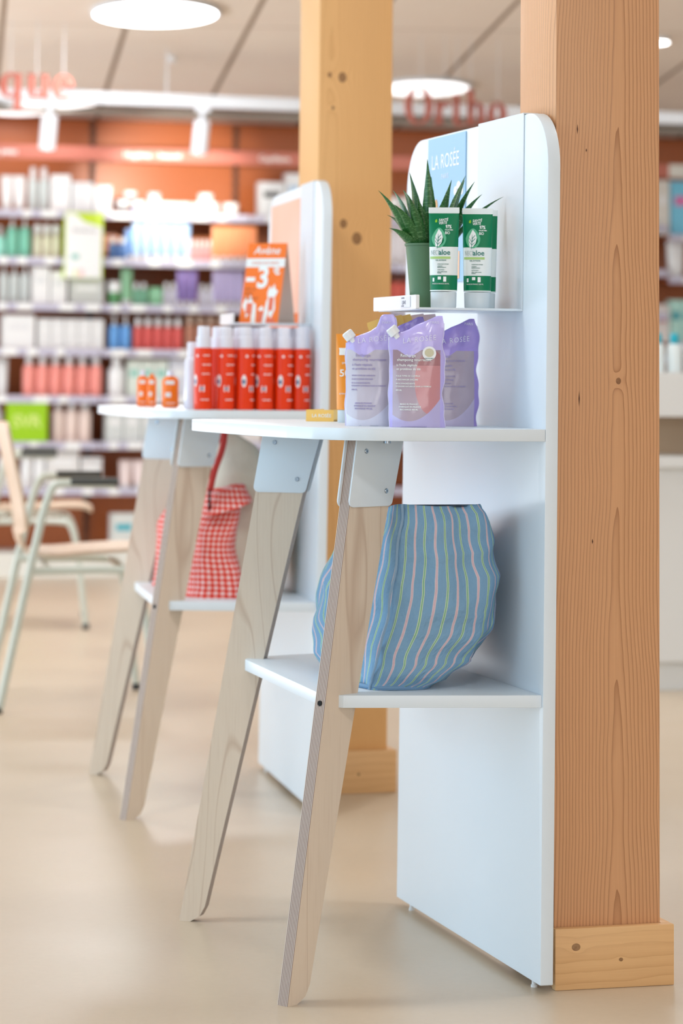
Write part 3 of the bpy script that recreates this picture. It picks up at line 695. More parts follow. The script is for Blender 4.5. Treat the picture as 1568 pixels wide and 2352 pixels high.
row(5, 'box', 6, 240, 480, 944, [cmat(206, 212, 212), W_], 'pale grey carton', 'carton', 'box', w_(5, MBY))
row(5, 'box', 2, 485, 600, 950, [cmat(222, 218, 216), W_], 'broad cream carton', 'carton', 'box', w_(5, MBY))
row(6, 'tube', 2, 273, 336, 1057, [cmat(232, 214, 212), W_], 'blush tube', 'cosmetic_tube', 'tube', w_(6, MBY))
row(6, 'bottle', 1, 578, 606, 1038, [cmat(222, 216, 206), cmat(222, 216, 206)], 'cream bottle beside the canvas bag', 'lotion_bottle', 'bottle', 'on the seventh shelf of the third bay')
rb = row(6, 'box', 1, 252, 312, 1178, [cmat(214, 218, 216), cmat(40, 170, 190)], 'white carton with turquoise band low', 'carton', 'box', 'on the plinth of the middle bay', z=.115)
# third bay (behind the stand)
row(0, 'box', 1, 590, 650, 420, [cmat(222, 226, 230), cmat(60, 60, 64)], 'white device carton with dark window', 'carton', 'box', 'on the top shelf right of the middle bay')
row(0, 'box', 1, 652, 690, 400, [cmat(226, 230, 234), cmat(170, 200, 230)], 'tall white and blue carton', 'carton', 'box', 'on the top shelf behind the farther stand')
# gap right of the farther column
row(0, 'jar', 2, 893, 940, 455, [cmat(216, 190, 180), WC], 'white jar', 'cream_jar', 'jar', 'on the top shelf beside the farther column')
row(1, 'tube', 3, 890, 946, 515, [cmat(226, 224, 230), W_], 'white tube', 'cosmetic_tube', 'tube', 'on the second shelf beside the farther column')
row(2, 'bottle', 3, 885, 945, 625, [cmat(206, 90, 76), cmat(90, 60, 60)], 'red bottle', 'red_bottle', 'bottle', 'on the third shelf beside the farther column')
row(3, 'box', 2, 885, 940, 700, [cmat(70, 60, 66), cmat(200, 70, 60)], 'dark carton', 'carton', 'box', 'behind the plant pot in the gap')
# right bay
def rrow(z, *a, **k): row(0, *a, z=z, **k)
RB = 'right of the large column'
rrow(1.70, 'box', 1, 1500, 1532, 415, [cmat(222, 220, 214), W_], 'white tall pack', 'carton', 'box', 'on the top shelf ' + RB)
rrow(1.70, 'box', 1, 1533, 1585, 418, [cmat(120, 200, 232), cmat(220, 120, 180)], 'light blue pack with pink band', 'hygiene_pack', 'box', 'on the top shelf ' + RB)
rrow(1.485, 'tube', 1, 1530, 1572, 553, [W_, W_], 'bright white tube', 'cosmetic_tube', 'tube', 'on the second shelf ' + RB)
rrow(1.15, 'box', 1, 1500, 1532, 700, [cmat(216, 210, 208), cmat(200, 60, 80)], 'white pack with red mark', 'carton', 'box', 'on the lower shelf ' + RB)
rrow(1.15, 'box', 2, 1533, 1590, 690, [cmat(170, 214, 206), cmat(0, 140, 160)], 'pale teal pack', 'carton', 'box', 'on the lower shelf ' + RB)

# display box standing in front of the left bay's shelves, on the riser
s0, zb = wall_px(147, 641, .012); s1, zt = wall_px(238, 490, .012); zb += .004
r = thing('display_box', 'white display box with lime green top and edges on the grey riser', 'box', wallp((s0 + s1) / 2, .012, LEV[2] + .001 + (wall_px(190, 641, -.07)[1] - LEV[2])), WA)
hw = (s1 - s0) / 2; hh = zt - zb
MB().box(-hw, hw, .0, .06, 0, hh).build('carton', cmat(186, 214, 40), r, bevel=.002)
MB().prism([(-hw * .96, .002), (hw * .92, .002), (hw * .92, hh * .78), (-.0, hh * .86), (-hw * .4, hh * .97), (-hw * .96, hh * .99)], lambda a, b, t: (a, t, b), -.0015, -.0003).build('front_print', W_, r)
tx = MB(); put_text(tx, 'Bioderma', .03, lambda a, b, c: (-hw * .6 + a, -.0022 - c, hh * .70 + b)); tx.build('lettering', M['print_grey'], r)
MB().prism([(-hw * .45 + .022 * math.cos(k * PI / 8), hh * .33 + .016 * math.sin(k * PI / 8)) for k in range(16)], lambda a, b, t: (a, t, b), -.003, -.0016).build('round_mark', cmat(150, 196, 190), r)
MB().box(-hw * .5, -hw * .36, -.003, -.0016, .01, .04).box(-hw * .25, hw * .0, -.003, -.0016, .01, .045, 1).build('colour_patch', [cmat(226, 236, 160), cmat(240, 196, 196)], r)
# square green brand card
s0, zb = wall_px(14, 1000, .0); s1, zt = wall_px(110, 913, .0)
r = thing('shelf_card', 'square lime green card with white letters on the left bay sixth shelf', 'sign', wallp((s0 + s1) / 2, .0, LEV[5] + .0045), WA)
hw = (s1 - s0) / 2; hh = zt - LEV[5] - .004
MB().box(-hw, hw, .0, .012, 0, hh).build('card', cmat(146, 196, 0, .5), r, bevel=.001)
tx = MB(); put_text(tx, 'SVR', .082, lambda a, b, c: (a, -.0006 - c, hh * .33 + b), align='CENTER', bold=.002); tx.build('lettering', cmat(206, 226, 130), r)
# small device card at top of third bay
s0, _ = wall_px(632, 470, .02)

# ------------------------------------------------------------------ hanging serif letters
TERRA = mat('terracotta_letter', rgb(170, 92, 78), .5)
def ring_glyph(cx, cy, a, b, st, th=.35, a0=0., a1=2 * PI, n=40):
    """outer/inner ellipse pair: thick sides, thin top and bottom"""
    quads = []
    for i in range(n):
        t0 = a0 + (a1 - a0) * i / n; t1 = a0 + (a1 - a0) * (i + 1) / n
        def P(t, inn):
            return (cx + (a - (st if inn else 0)) * math.cos(t), cy + (b - (st * th if inn else 0)) * math.sin(t))
        quads.append([P(t0, 0), P(t1, 0), P(t1, 1), P(t0, 1)])
    return quads
def R_(x0, x1, y0, y1): return [[(x0, y0), (x1, y0), (x1, y1), (x0, y1)]]
def glyph(ch):
    """unit: x-height = 1; returns polygons, advance"""
    st = .30; tn = .07
    if ch == 'o': return ring_glyph(.46, .5, .46, .52, st), 1.0
    if ch == 'O': return ring_glyph(.66, .76, .66, .78, .30, .22), 1.42
    if ch == 'q': return ring_glyph(.44, .5, .44, .52, st, a0=.25 * PI, a1=1.75 * PI) + R_(.62, .88, -.5, 1.0) + R_(.50, 1.0, -.52, -.46), 1.08
    if ch == 'u': return R_(.10, .36, .25, 1.0) + R_(0, .36, .95, 1.0) + ring_glyph(.42, .30, .32, .32, .24, .35, PI, 2 * PI) + R_(.66, .92, 0, 1.0) + R_(.56, .92, .95, 1.0) + R_(.66, 1.02, 0, .06), 1.1
    if ch == 'e': return ring_glyph(.44, .5, .44, .52, st, a0=.0, a1=1.78 * PI) + R_(.16, .84, .50, .57), .98
    if ch == 'r': return R_(.10, .36, 0, 1.0) + R_(0, .46, 0, .06) + R_(0, .36, .94, 1.0) + ring_glyph(.56, .72, .22, .27, .16, .4, .2, PI), .82
    if ch == 't': return R_(.14, .38, .15, 1.3) + R_(0, .62, .93, 1.0) + ring_glyph(.42, .20, .28, .22, .2, .35, PI, 1.85 * PI), .74
    if ch == 'h': return R_(.10, .36, 0, 1.5) + R_(0, .46, 0, .06) + R_(0, .36, 1.44, 1.5) + ring_glyph(.50, .66, .38, .34, .26, .4, 0, PI) + R_(.62, .88, 0, .68) + R_(.52, .98, 0, .06), 1.08
    return [], .6
def letters(word, px_left, py_base, xh, d, labels, sx=1.):
    p = on_plane(px_left, py_base, Wo + Wn * d, Wn); s = (p - Wo).dot(We); z = p.z
    for ch, lab in zip(word, labels):
        g, adv = glyph(ch)
        r = thing('hanging_letter', lab, 'letter', wallp(s, d, z), WA, 'terracotta letters hanging from the ceiling')
        mb = MB()
        for q in g: mb.prism([(a * xh * sx, b * xh) for a, b in q], lambda a, b, t: (a, t, b), -.011, .011)
        mb.build('letter_body', TERRA, r)
        top = {'O': 1.5, 'h': 1.5, 't': 1.3}.get(ch, 1.0) * xh; wx = {'O': .66, 't': .26, 'h': .2}.get(ch, .45) * xh
        MB().tube([(wx, 0, top - .005), (wx, 0, ceil_z(d) - z)], .0012, 5).build('hanging_wire', M['lamp_ring'], r)
        s += adv * xh * sx
letters('que', -2, 223, .101, 2.0, ['terracotta letter q hanging at the left edge of the photo', 'terracotta letter u hanging in front of the lit round lamp', 'terracotta letter e hanging last at the left'])
letters('Ortho', 930, 284, .104, 2.0, sx=.88, labels=['large terracotta capital O hanging right of the farther column', 'terracotta letter r hanging beside the capital O', 'terracotta letter t hanging above the nearer stand', 'terracotta letter h hanging above the nearer stand', 'terracotta small letter o hanging next to the large column'])

# ------------------------------------------------------------------ counter at the right
CW = mat('white_counter', rgb(228, 230, 230), .35)
r = thing('service_counter', 'white service counter right of the large timber column', 'counter', at(1440, 1590, 9.12) * Vector((1, 1, 0)), WA - .02)
r.location = (.92, 9.12, 0)
MB().box(0, 1.9, .03, .60, 0.0, .09).build('plinth', CW, r)
MB().box(0, 1.9, .0, .60, .0905, .70).build('front_panel', CW, r, bevel=.002)
MB().box(0, 1.9, -.03, .60, .7005, .735).build('worktop', CW, r, bevel=.002)
MB().box(0, 1.9, .22, .30, .7355, .86).build('upstand', mat('beige_upstand', rgb(196, 168, 140), .6), r)
MB().box(0, 1.9, -.04, .34, .8605, 1.0).build('raised_shelf', CW, r, bevel=.002)
for i in range(3):
    xx = .135 + i * .058
    q = r.matrix_basis @ Vector((xx, .1, 1.0006))
    put_product('lotion_bottle', 'bottle', .05, .125, [cmat(216, 224, 224), cmat(0, 160, 180)], Matrix.Rotation(WA - .02, 4, 'Z') @ Vector((xx, .1, 0)) + Vector((.92, 9.12, 1.0006)), WA, ORD[i] + ' of three white bottles with teal caps standing on the counter', 'bottle', 'white bottles with teal caps on the counter')

# ------------------------------------------------------------------ chairs
M['shell'] = birch_face('beech_plywood_shell', rgb(212, 190, 168), rgb(196, 170, 146), rgb(172, 138, 112))
M['frame_steel'] = mat('pale_grey_green_steel', rgb(196, 202, 192), .35)
M['arm_pad'] = mat('dark_grey_arm_pad', rgb(72, 74, 72), .6)
def shell_mesh():
    # side profile from the front edge of the seat back and up, x forward
    prof = smooth_path([(.235, 0, .432), (.20, 0, .452), (.05, 0, .445), (-.09, 0, .432), (-.165, 0, .447), (-.185, 0, .52), (-.200, 0, .62), (-.225, 0, .72), (-.250, 0, .835)], 3)
    n = len(prof); mb = MB(); top = []; bot = []; m = 13
    for k, p in enumerate(prof):
        a = prof[max(k - 1, 0)]; b = prof[min(k + 1, n - 1)]; d = (b - a).normalized(); nr = Vector((-d.z, 0, d.x)) * -1
        t = k / (n - 1)
        hw = .205 * min(1, (.80 + .2 * math.sin(min(1, t * 6) * PI / 2)))
        if t > .40: hw = .205 - .028 * math.sin((t - .40) / .25 * PI) if t < .65 else .205 * (1 - max(0, (t - .93) / .07) ** 2 * .16)
        rt_, rb_ = [], []
        for j in range(m):
            y = (j / (m - 1) * 2 - 1) * hw; e = abs(j / (m - 1) * 2 - 1)
            dish = .012 * e * e if t < .45 else 0; cv = .022 * e * e if t > .6 else 0
            q = Vector((p.x + cv, y, p.z + dish)); rt_.append(q + nr * -.0045); rb_.append(q + nr * .0045)
        top.append(rt_); bot.append(rb_)
    V = []; Fc = []
    idx = lambda s, k, j: s * n * m + k * m + j
    for s in (top, bot):
        for r_ in s: V += r_
    for k in range(n - 1):
        for j in range(m - 1):
            Fc.append((idx(0, k, j), idx(0, k, j + 1), idx(0, k + 1, j + 1), idx(0, k + 1, j)))
            Fc.append((idx(1, k, j), idx(1, k + 1, j), idx(1, k + 1, j + 1), idx(1, k, j + 1)))
        Fc.append((idx(0, k, 0), idx(0, k + 1, 0), idx(1, k + 1, 0), idx(1, k, 0)))
        Fc.append((idx(0, k, m - 1), idx(1, k, m - 1), idx(1, k + 1, m - 1), idx(0, k + 1, m - 1)))
    for j in range(m - 1):
        Fc.append((idx(0, 0, j), idx(1, 0, j), idx(1, 0, j + 1), idx(0, 0, j + 1)))
        Fc.append((idx(0, n - 1, j), idx(0, n - 1, j + 1), idx(1, n - 1, j + 1), idx(1, n - 1, j)))
    return mb.add(V, Fc)
def make_chair(label, loc, rz):
    r = thing('armchair', label, 'chair', loc, rz, 'plywood armchairs')
    shell_mesh().build('seat_shell', M['shell'], r, smooth=True, angle=50)
    for sy in (-1, 1):
        y0 = sy * .30
        arm = smooth_path([(-.24, y0, .012), (-.155, y0 * .97, .43), (-.105, y0 * .95, .655), (-.06, y0 * .95, .66), (.085, y0 * .95, .657)], 3)
        lg = MB().tube(arm, .0125, 10).build('rear_leg', M['frame_steel'], r, smooth=True)
        MB().box(-.045, .095, y0 * .95 - .02, y0 * .95 + .02, .655, .676).build('arm_pad', M['arm_pad'], lg, bevel=.006, seg=3, smooth=True)
        MB().lathe([(.013, 0), (.014, .02)], c=(-.243, y0, 0), n=10).build('foot_cap', M['black'], lg)
        f = smooth_path([(-.16, y0 * .96, .405), (.10, y0 * .85, .41), (.17, y0 * .88, .395), (.215, y0 * .95, .012)], 3)
        fl_ = MB().tube(f, .0115, 10).build('front_leg', M['frame_steel'], r, smooth=True)
        MB().lathe([(.013, 0), (.014, .02)], c=(.215, y0 * .95, 0), n=10).build('foot_cap', M['black'], fl_)
    for x in (-.10, .12):
        MB().tube([(x, -.26, .408), (x, .26, .408)], .010, 8).build('cross_bar', M['frame_steel'], r, smooth=True)
    return r
def chair_copy(src, label, loc, rz):
    c = src.copy(); C.objects.link(c); c.location = loc; c.rotation_euler = (0, 0, rz); c['label'] = label
    for ch in src.children:
        a = ch.copy(); C.objects.link(a); a.parent = c
        for g in ch.children:
            b = g.copy(); C.objects.link(b); b.parent = a
    return c
ch1 = make_chair('nearer plywood armchair on pale steel legs, left of the farther stand', (-.785, 8.73, 0), .17)
chair_copy(ch1, 'farther plywood armchair behind the nearer armchair, cut off by the photo edge', (-1.20, 11.35, 0), .10)

# ------------------------------------------------------------------ aloe gel tubes
GREEN = mat('tube_green', rgb(0, 120, 78), .35, spec=.25); TW = mat('tube_white', rgb(232, 238, 238), .3)
CAPT = mat('translucent_white_cap', rgb(208, 218, 224), .3)
TEAL = mat('teal_print_dark', rgb(20, 120, 110), .4); PALEG = mat('pale_green_print', rgb(170, 205, 120), .4); LG = mat('light_green_print', rgb(90, 180, 140), .4)  # last one is the flat print colour of the drop emblem
def aloe_tube(label, loc, rz):
    r = thing('gel_tube', label, 'tube', loc, rz, 'green and white gel tubes')
    H = .170; wb, wt = .046, .0515; hb = .027
    def dims(z):
        t = max(0, (z - hb) / (H - .008 - hb)); t = min(1, t)
        return wb + (wt - wb) * t, .033 * (1 - t) ** .75 + .002
    N_ = 28
    def ring(z):
        w_, d_ = dims(z); return ring_(w_, d_, z, N_, 2.0)
    zs = [hb + .001, hb + .003, .055, .0552, .08, .103, .1032, .12, .14, .155, .1599]
    mis = []
    for z in zs[1:]: mis.append(1 if z <= hb + .004 else (0 if z <= .0551 else (1 if z <= .1031 else 0)))
    MB().loft([ring(z) for z in zs], mis=mis).build('body', [GREEN, TW], r, smooth=True)
    MB().loft([ring_(wt, .0028, .160, N_), ring_(wt + .001, .0024, .161, N_), ring_(wt + .001, .0024, H, N_)]).build('crimped_end', TW, r, smooth=True)
    MB().loft([ring_(.042, .032, 0, N_), ring_(.0435, .0335, .0025, N_), ring_(.0445, .034, hb - .001, N_), ring_(.043, .033, hb, N_)]).build('cap', CAPT, r, smooth=True)
    for cx in (-.011, .013):
        MB().lathe([(.0001, 0), (.0032, .0), (.003, .0005)], n=12).build('x', CAPT) if False else None
    def wrap(x, y, h):
        w_, d_ = dims(y); q = max(-.999, min(.999, x / (w_ / 2))); return (x, -(d_ / 2) * math.sqrt(1 - q * q) - .0003 - h, y)
    def shape(poly): 
        mb = MB(); mb.prism(poly, wrap, 0, .0002); return mb
    # leaf emblem on a pale drop
    g = MB(); g.prism([(-.0075 + .0125 * math.cos(k * PI / 12) * (1 if math.sin(k * PI / 12) < 0 else 1 - .35 * math.sin(k * PI / 12)), .1185 + .017 * math.sin(k * PI / 12)) for k in range(24)], wrap, .0, .0001)
    g.build('drop_print', LG, r)
    g = MB()
    leaf = [(-.013, .1035), (-.015, .113), (-.0135, .122), (-.008, .1335), (-.003, .127), (-.001, .119), (-.003, .110), (-.008, .1035)]
    g.prism(leaf, wrap, .0002, .0004); g.build('leaf_print', M['print_white'], r)
    g = MB()
    for pts in ([(-.0105, .1), (-.0098, .1), (-.0082, .118), (-.009, .126), (-.0093, .118)], [(-.0090, .112), (-.003, .118), (-.0032, .1188), (-.0092, .1135)], [(-.009, .117), (-.0036, .1235), (-.004, .1242), (-.0092, .1185)], [(-.0098, .108), (-.0145, .114), (-.0147, .1132), (-.0100, .1068)], [(-.0096, .113), (-.0142, .1195), (-.0142, .1186), (-.0097, .1118)], [(-.0098, .106), (-.004, .111), (-.0042, .1117), (-.0098, .1072)]):
        g.prism(pts, wrap, .0005, .0006)
    g.build('leaf_veins', TEAL, r)
    g = MB()
    put_text(g, 'SANTÉ', .0062, lambda x, y, h: wrap(-.0085 + x * .85, .1462 + y + x * .06, h), bold=.0001, shear=.15)
    put_text(g, 'VERTE', .0062, lambda x, y, h: wrap(-.0085 + x * .8, .1410 + y + x * .06, h), bold=.0001, shear=.15)
    put_text(g, '97%', .0082, lambda x, y, h: wrap(.0035 + x * .72, .1345 + y, h), bold=.0002)
    put_text(g, "D'ALOE VERA", .0028, lambda x, y, h: wrap(.0025 + x * .8, .1308 + y, h), bold=.0001)
    put_text(g, 'BIO', .0065, lambda x, y, h: wrap(.0025 + x * .8, .1245 + y, h), bold=.0001)
    put_text(g, 'MADE IN FRANCE 200 ML', .003, lambda x, y, h: wrap(-.018 + x * .85, .0395 + y, h))
    g.box(0, 0, 0, 0, 0, 0) if False else None
    for (x0, x1, y0, y1) in ((-.0175, -.0145, .044, .0505), (-.0085, -.0030, .0475, .0525), (.001, .006, .044, .0525)):
        g.prism([(x0, y0), (x1, y0), (x1, y1), (x0, y1)], wrap, 0, .0002)
    g.build('white_lettering', M['print_white'], r)
    g = MB(); put_text(g, 'NECT', .0115, lambda x, y, h: wrap(-.0215 + x * .52, .0895 + y, h), bold=-.00005); g.build('light_lettering', mat('silver_print', rgb(176, 196, 196), .4), r)
    g = MB(); put_text(g, 'aloe', .0125, lambda x, y, h: wrap(-.0078 + x * .95, .0895 + y, h), bold=.0002)
    put_text(g, 'GEL EXTREME', .0030, lambda x, y, h: wrap(-.013 + x, .0792 + y, h))
    for i, (s_, z_) in enumerate((('HYDRATANT INTENSE', .0730), ('APAISANT', .0695), ('RAFRAICHISSANT', .0673), ('ULTRA DOUX', .0633), ('IDEAL APRES SOLEIL', .0600), ('RASAGE', .0580))):
        put_text(g, s_, .0021, lambda x, y, h, z_=z_: wrap(-.0095 + x * .9, z_ + y, h))
    g.build('teal_lettering', TEAL, r)
    g = MB(); g.patch(-.0225, .0125, .0825, .0865, wrap); g.build('pale_band', PALEG, r)
    g = MB(); g.prism([(-.0145, .1445), (-.0115, .1445), (-.0108, .1475), (-.0122, .1502), (-.0145, .1478)], wrap, 0, .0002); g.build('green_mark', cmat(140, 200, 40), r)
    return r
def facing(loc, extra=0.): return math.atan2(-loc.x, loc.y) + extra   # local -y looks at the camera
def copy_tree(src, label, loc, rz):
    c = chair_copy(src, label, loc, rz); return c
l1 = NU.w(.158, .1205, SZ); l2 = NU.w(.158, .0605, SZ); l3 = NU.w(.205, .036, SZ)
t1 = aloe_tube('left green and white gel tube standing in front of the plant pot', l1, facing(l1, -.10))
copy_tree(t1, 'right hand green and white gel tube at the front of the small shelf', l2, facing(l2, -.03))
copy_tree(t1, 'green and white gel tube half hidden behind the right hand gel tube', l3, facing(l3, .05))

# ------------------------------------------------------------------ potted aloe
def leaf_mat():
    t = NT('aloe_leaf', rough=.35); o = t.coord('UV'); x, y, z = t.sep(o)
    n = t.noise(t.mapping(o, scale=(60, 90, 1)), 1.0, 2, .6); m2 = t.noise(t.mapping(t.coord(), scale=(25, 25, 25)), 1.0, 2)
    c = t.mix(m2, rgb(16, 62, 26), rgb(50, 112, 46))
    bands = t.math('GREATER_THAN', t.noise(t.mapping(o, scale=(3, 70, 1)), 1.0, 1), .60)
    c = t.mix(t.math('MULTIPLY', bands, .45), c, rgb(126, 172, 112)); t.base(c); return t.mat
LEAF = leaf_mat()
pu, pv = .245, .119
pl = NU.w(pu, pv, SZ)
pr = thing('potted_aloe', 'spiky green aloe plant in a matt green pot on the nearer small shelf', 'plant', pl, 0)
POT = mat('matt_green_pot', rgb(84, 118, 84), .6)
MB().lathe([(.029, 0), (.031, .002), (.0405, .107), (.0425, .108), (.0428, .1115), (.0405, .1115), (.038, .1), (.037, .098)], n=40).build('pot', POT, pr, smooth=True)
MB().lathe([(.0001, .1), (.030, .102), (.0368, .099)], n=24).build('soil', mat('potting_soil', rgb(70, 46, 34), .95), pr, smooth=True)
def leaf(base, tip, bend, w, name='leaf', thick=.35):
    """curved succulent leaf with a shallow channel and finely toothed edge"""
    base = Vector(base); tip = Vector(tip); n = 14; mid = (base + tip) / 2 + Vector(bend)
    rings = []; uv = []
    ax = (tip - base); side = ax.cross(Vector((0, 0, 1)));
    side = side.normalized() if side.length > 1e-4 else Vector((1, 0, 0))
    # turn the blade a little to the viewer
    pts = [((1 - t) ** 2) * base + 2 * t * (1 - t) * mid + t * t * tip for t in [i / n for i in range(n + 1)]]
    for i, p in enumerate(pts):
        t = i / n; d = (pts[min(i + 1, n)] - pts[max(i - 1, 0)]).normalized(); nr = side.cross(d).normalized()
        ww = w * (1 - t ** 2.4) * (.95 + .5 * math.sin(PI * min(1, t * 1.15))) + .0003
        if i % 2: ww *= 1.05
        th = ww * thick
        rings.append([p - side * ww + nr * ww * .28, p - side * ww * .5 + nr * ww * .02, p + nr * -ww * .02, p + side * ww * .5 + nr * ww * .02, p + side * ww + nr * ww * .28,
                      p + side * ww * .6 - nr * (th - ww * .1), p - nr * th, p - side * ww * .6 - nr * (th - ww * .1)])
    mb = MB().loft(rings); o = mb.build(name, LEAF, pr, smooth=True, angle=60)
    me = o.data; ul = me.uv_layers.new(name='uv')
    for p in me.polygons:
        for li, vi in zip(p.loop_indices, p.vertices): ul.data[li].uv = ((vi % 8) / 8, (vi // 8) / (n + 1))
    return o
# tips as they stand around the pot: (image x, image y, depth from pot centre, bend outward/up, width)
for (ix, iy, dy, bu, wd) in ((868, 437, -.02, .020, .0090), (901, 436, .01, .026, .0090), (940, 396, .02, .012, .0085), (981, 366, -.01, .004, .0080), (990, 406, .04, .002, .0070),
                             (1037, 413, -.03, .004, .0085), (1069, 403, .02, .010, .0095), (1090, 417, -.02, .018, .0090), (1067, 414, .05, .004, .0070), (1107, 446, -.03, .020, .0085),
                             (1156, 452, .0, .022, .0075), (889, 494, .03, .022, .0060), (893, 524, -.03, .014, .0085), (925, 436, .05, .030, .0075), (938, 450, -.05, .010, .0075), (958, 452, -.04, .006, .0085), (905, 470, -.04, .02, .0085),
                             (1022, 450, -.05, .004, .0080), (1052, 470, .03, .010, .0090), (1080, 480, -.01, .02, .0085)):
    T = at(ix, iy, pl.y + dy) - pl; bx = max(-.028, min(.028, T.x * .35)); B0 = Vector((bx, dy * .4, .100))
    out = Vector((T.x, dy, 0)); out = out.normalized() if out.length > .01 else Vector((0, 0, 0))
    leaf(B0, T, Vector((0, 0, bu)) - out * .004, wd * 1.22, thick=.40)

# ------------------------------------------------------------------ refill pouches
def pouch_mat(name, top, body, low, zt=.128, pink=None, edge=None):
    t = NT(name, rough=.24, spec=.55); t.b.inputs['Coat Weight'].default_value = .3
    o = t.coord(); x, y, z = t.sep(o)
    n = t.noise(t.mapping(o, scale=(30, 30, 30)), 1.0, 2)
    tri = t.math('MULTIPLY', t.math('MAXIMUM', t.math('SUBTRACT', .020, t.math('ABSOLUTE', t.math('ADD', x, .012))), 0.0), .65)
    lim = t.math('SUBTRACT', zt, tri)
    istop = t.math('GREATER_THAN', z, lim)
    arc = t.math('ADD', t.math('MULTIPLY', t.math('POWER', t.math('ABSOLUTE', t.math('ADD', x, .012)), 2.0), 14.0), .010)
    islow = t.math('LESS_THAN', z, arc)
    side = t.math('GREATER_THAN', t.math('ABSOLUTE', x), .0395)
    c = t.mix(n, body, tuple(a * .86 for a in body[:3]) + (1,))
    if pink:
        dx = t.math('SUBTRACT', x, .024); dz = t.math('MULTIPLY', t.math('SUBTRACT', z, .075), .50)
        dd = t.math('SQRT', t.math('ADD', t.math('MULTIPLY', dx, dx), t.math('MULTIPLY', dz, dz)))
        pk = t.math('LESS_THAN', dd, .027)
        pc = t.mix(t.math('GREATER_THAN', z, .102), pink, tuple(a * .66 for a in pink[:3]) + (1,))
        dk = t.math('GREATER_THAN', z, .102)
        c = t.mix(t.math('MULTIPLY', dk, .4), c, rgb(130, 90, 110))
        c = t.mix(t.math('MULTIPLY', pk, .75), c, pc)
    c = t.mix(islow, c, low); c = t.mix(side, c, edge or top); c = t.mix(istop, c, t.mix(n, top, tuple(min(1, a * 1.2) for a in top[:3]) + (1,)))
    t.base(c); return t.mat
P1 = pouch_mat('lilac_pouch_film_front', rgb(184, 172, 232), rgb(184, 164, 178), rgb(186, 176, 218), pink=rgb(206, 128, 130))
P2 = pouch_mat('lilac_pouch_film_pale', rgb(186, 174, 232), rgb(206, 198, 210), rgb(214, 214, 230), edge=rgb(202, 198, 226))
P3 = pouch_mat('lilac_pouch_film_back', rgb(154, 134, 206), rgb(172, 158, 174), rgb(180, 170, 200))
